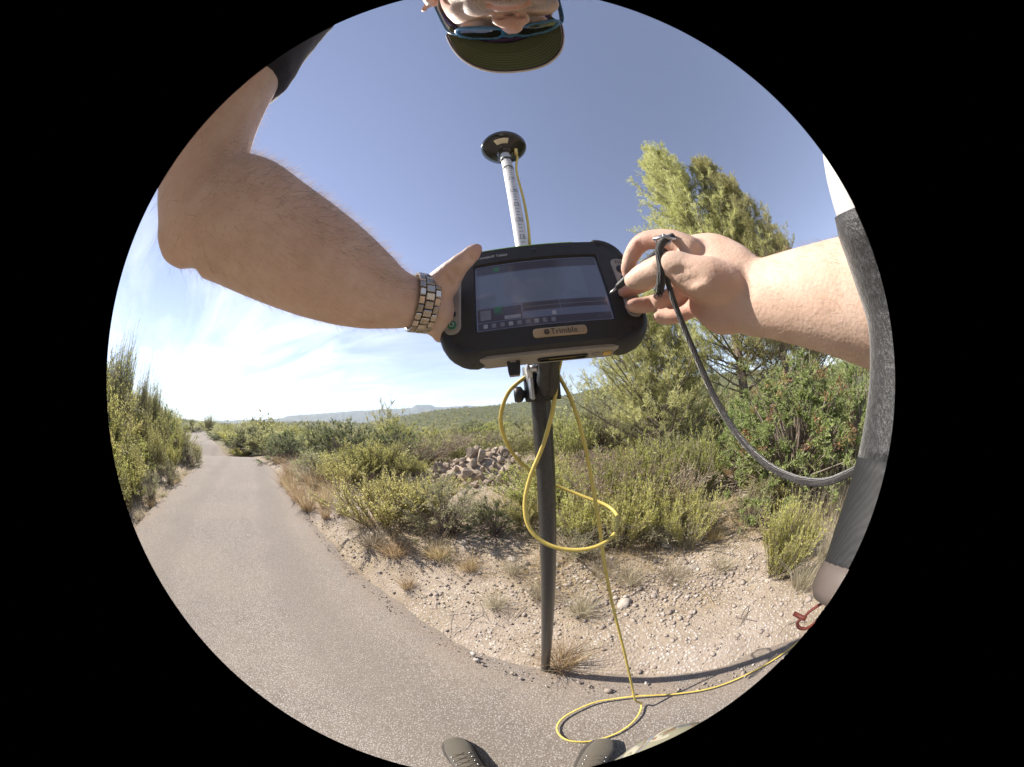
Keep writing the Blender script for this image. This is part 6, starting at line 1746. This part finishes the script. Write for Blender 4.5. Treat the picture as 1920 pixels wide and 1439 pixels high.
def heap_h(u, v):
    a_ = 0.48 * np.exp(-((u - 0.15) / 0.75) ** 2 - ((v - 0.25) / 0.55) ** 2) + 0.25 * np.exp(-((u + 0.45) / 0.95) ** 2 - ((v + 0.25) / 0.5) ** 2)
    return a_
k = 0
for q in range(1400):
    u, v = rng.uniform(-1.4, 1.2), rng.uniform(-0.8, 0.75)
    hh = heap_h(u, v)
    if hh < 0.045: continue
    sz = rng.uniform(0.09, 0.22) if rng.uniform() > 0.16 else rng.uniform(0.24, 0.44)
    if hh > 0.36 and rng.uniform() < 0.5: sz = rng.uniform(0.2, 0.36)
    if any((u - a) ** 2 + (v - b_) ** 2 < (0.36 * (sz + s_)) ** 2 for a, b_, s_ in pl): continue
    pl.append((u, v, sz))
    o = obj('stone', RK[rng.integers(len(RK))], None, heap, (u, v, hh + sz * 0.12 - 0.03), rng.uniform(0, 6.28, 3), sz * rng.uniform(0.75, 1.3, 3))
    k += 1
# fill beneath: lower stones so that no hole shows between the upper ones
core = []
uu, vv = np.meshgrid(np.linspace(-1.5, 1.3, 26), np.linspace(-0.85, 0.8, 18))
cz = np.maximum(heap_h(uu, vv) - 0.07 + rng.normal(0, 0.02, uu.shape), -0.06)
cv = np.stack([uu.ravel(), vv.ravel(), cz.ravel()], 1)
i = (np.arange(17) * 26)[:, None]; j = np.arange(25)[None, :]
obj('rubble_core', mesh('rubble_core', cv, np.stack([i + j, i + j + 1, i + 27 + j, i + 26 + j], -1).reshape(-1, 4)), M_HEAP, heap)

# pale stones one can pick out on the verge
STONES = [  # px, py, width px, label
    (1170, 1132, 46, 'largest pale flat stone on the verge right of the cable'), (1145, 1163, 24, 'pale stone left below the large flat stone'), (1222, 1150, 18, 'small grey-white stone right of the large flat stone'),
    (1338, 1187, 17, 'single pinkish white pebble on the road edge at right'), (1386, 1040, 20, 'white stone at the foot of the feathery plant'), (1300, 1065, 30, 'pale rough stone in front of the clearing'),
    (1440, 1090, 26, 'grey stone beside the feathery plant'), (960, 1048, 26, 'pale stone below the small evergreen, left of the pole'), (925, 1040, 22, 'pale stone at the left below the small evergreen'),
    (870, 1018, 30, 'white stone below the olive shrub'), (1135, 1005, 36, 'pale stone behind the cable loop'), (1250, 1025, 40, 'buff stone among the grey twigs'),
    (1235, 1095, 18, 'small pale stone right of the dry grass'), (1260, 1100, 16, 'pale pebble right of the small stone on the verge'), (1205, 1112, 18, 'pale pebble just above the large flat stone'),
    (1330, 1110, 20, 'pale stone at the right of the gravel patch'), (1130, 1100, 16, 'pale pebble left of the large flat stone'), (1400, 1110, 18, 'pale stone below the feathery plant'),
    (1060, 1205, 14, 'small stone right of the pole foot'), (800, 1075, 16, 'small pale stone near the lone straw tuft'), (1290, 1000, 20, 'small white stone in the clearing'), (1360, 960, 18, 'reddish stone in the clearing'),
    (358, 893, 12, 'pale stone on the left road edge'), (1310, 1120, 15, 'small pale stone by the gravel patch'), (1150, 1120, 14, 'small pale stone touching the large flat stone'), (1265, 1175, 13, 'brown pebble on the gravel right of the cable'),
]
for px, py, wp, lab in STONES:
    g, _, w_ = spot(px, py, py - 5, wp)
    o = obj('stone', RP[rng.integers(len(RP))], None, None, (g[0], g[1], g[2] + w_ * 0.2), (rng.uniform(-0.2, 0.2), rng.uniform(-0.2, 0.2), rng.uniform(0, 6.28)), (w_ * 1.1, w_ * 0.9, w_ * 0.62))
    tag(o, lab, 'stone', 'pale stones on the verge')
# gravel: nobody could count it
import bmesh
def ico():
    bm = bmesh.new(); bmesh.ops.create_icosphere(bm, subdivisions=1, radius=0.5)
    V = np.array([v.co[:] for v in bm.verts]); bm.faces.ensure_lookup_table()
    F = np.array([[v.index for v in f.verts] for f in bm.faces]); bm.free()
    return V, F
IV, IF = ico()
def gravel(n, fn, s0, s1):
    x, y, sz = fn(n)
    m = len(x)
    V = IV[None] * (1 + rng.normal(0, 0.16, (m, len(IV), 1))) * (sz[:, None, None] * rng.uniform(0.6, 1.25, (m, 1, 3)) * np.array([1, 1, 0.7]))
    a_ = rng.uniform(0, 6.28, m); ca, sa = np.cos(a_)[:, None], np.sin(a_)[:, None]
    X = V[..., 0] * ca - V[..., 1] * sa; Y = V[..., 0] * sa + V[..., 1] * ca
    zz_ = np.maximum(height(x, y), np.where(np.abs((x * ND[0] + y * ND[1]) - road_c(x * TD[0] + y * TD[1])) < ROAD_HW - 0.05, 0.012, -9))
    V = np.stack([X + x[:, None], Y + y[:, None], V[..., 2] + (zz_ + sz * 0.2)[:, None]], -1)
    F = (IF[None] + (np.arange(m) * len(IV))[:, None, None]).reshape(-1, 3)
    return V.reshape(-1, 3), F, np.repeat(rng.uniform(0, 1, m), len(IV))
def verge(n):
    t_ = rng.uniform(-2.2, 3.2, n); dn = ROAD_HW - 0.12 + np.abs(rng.normal(0, 1, n)) * 0.55
    n_ = dn + road_c(t_)
    x = t_ * TD[0] + n_ * ND[0]; y = t_ * TD[1] + n_ * ND[1]
    sz = 0.0045 * np.exp(np.abs(rng.normal(0, 0.72, n)))
    dens = 0.25 + 1.2 * np.clip(vnoise(x, y, 0.45, 71) + 0.3, 0, 1) + 0.8 * np.exp(-((x - 0.8) ** 2 + (y - 1.0) ** 2) / 0.25)
    k_ = rng.uniform(0, 1, n) < dens
    x, y, sz = x[k_], y[k_], np.minimum(sz[k_], 0.035)
    for cx_, cy_, rr_, m_ in ((0.72, 1.12, 0.26, 420), (1.0, 0.86, 0.22, 260), (0.35, 1.35, 0.2, 160), (1.35, 0.75, 0.2, 160), (-0.6, 1.75, 0.25, 120), (1.5, 1.3, 0.3, 180)):      # patches of coarser rubble
        x = np.concatenate([x, cx_ + rng.normal(0, rr_, m_)]); y = np.concatenate([y, cy_ + rng.normal(0, rr_ * 0.6, m_)]); sz = np.concatenate([sz, 0.011 * np.exp(np.abs(rng.normal(0, 0.55, m_)))])
    return x, y, np.minimum(sz, 0.045)
def beyond(n):
    r_ = np.exp(rng.uniform(math.log(1.2), math.log(7), n)); a_ = np.radians(rng.uniform(-55, 85, n))
    x, y = r_ * np.sin(a_), r_ * np.cos(a_); dn = x * ND[0] + y * ND[1] - road_c(x * TD[0] + y * TD[1])
    k_ = dn > ROAD_HW + 0.1
    return x[k_], y[k_], 0.011 * np.exp(np.abs(rng.normal(0, 0.5, k_.sum())))
ga = gravel(8500, verge, 0, 0); gb = gravel(3000, beyond, 0, 0)
M_GRAV = leafmat('gravel', (0.27, 0.225, 0.185), (0.38, 0.33, 0.28), (0.50, 0.455, 0.41), 0.0, 0.95, 0.1)
V, F = join((ga[0], ga[1]), (gb[0], gb[1]))
o = obj('gravel', mesh('gravel', V, F, False, {'tint': np.concatenate([ga[2], gb[2]])}), M_GRAV)
tag(o, 'loose pale gravel along the edge of the road', 'gravel', kind='stuff')
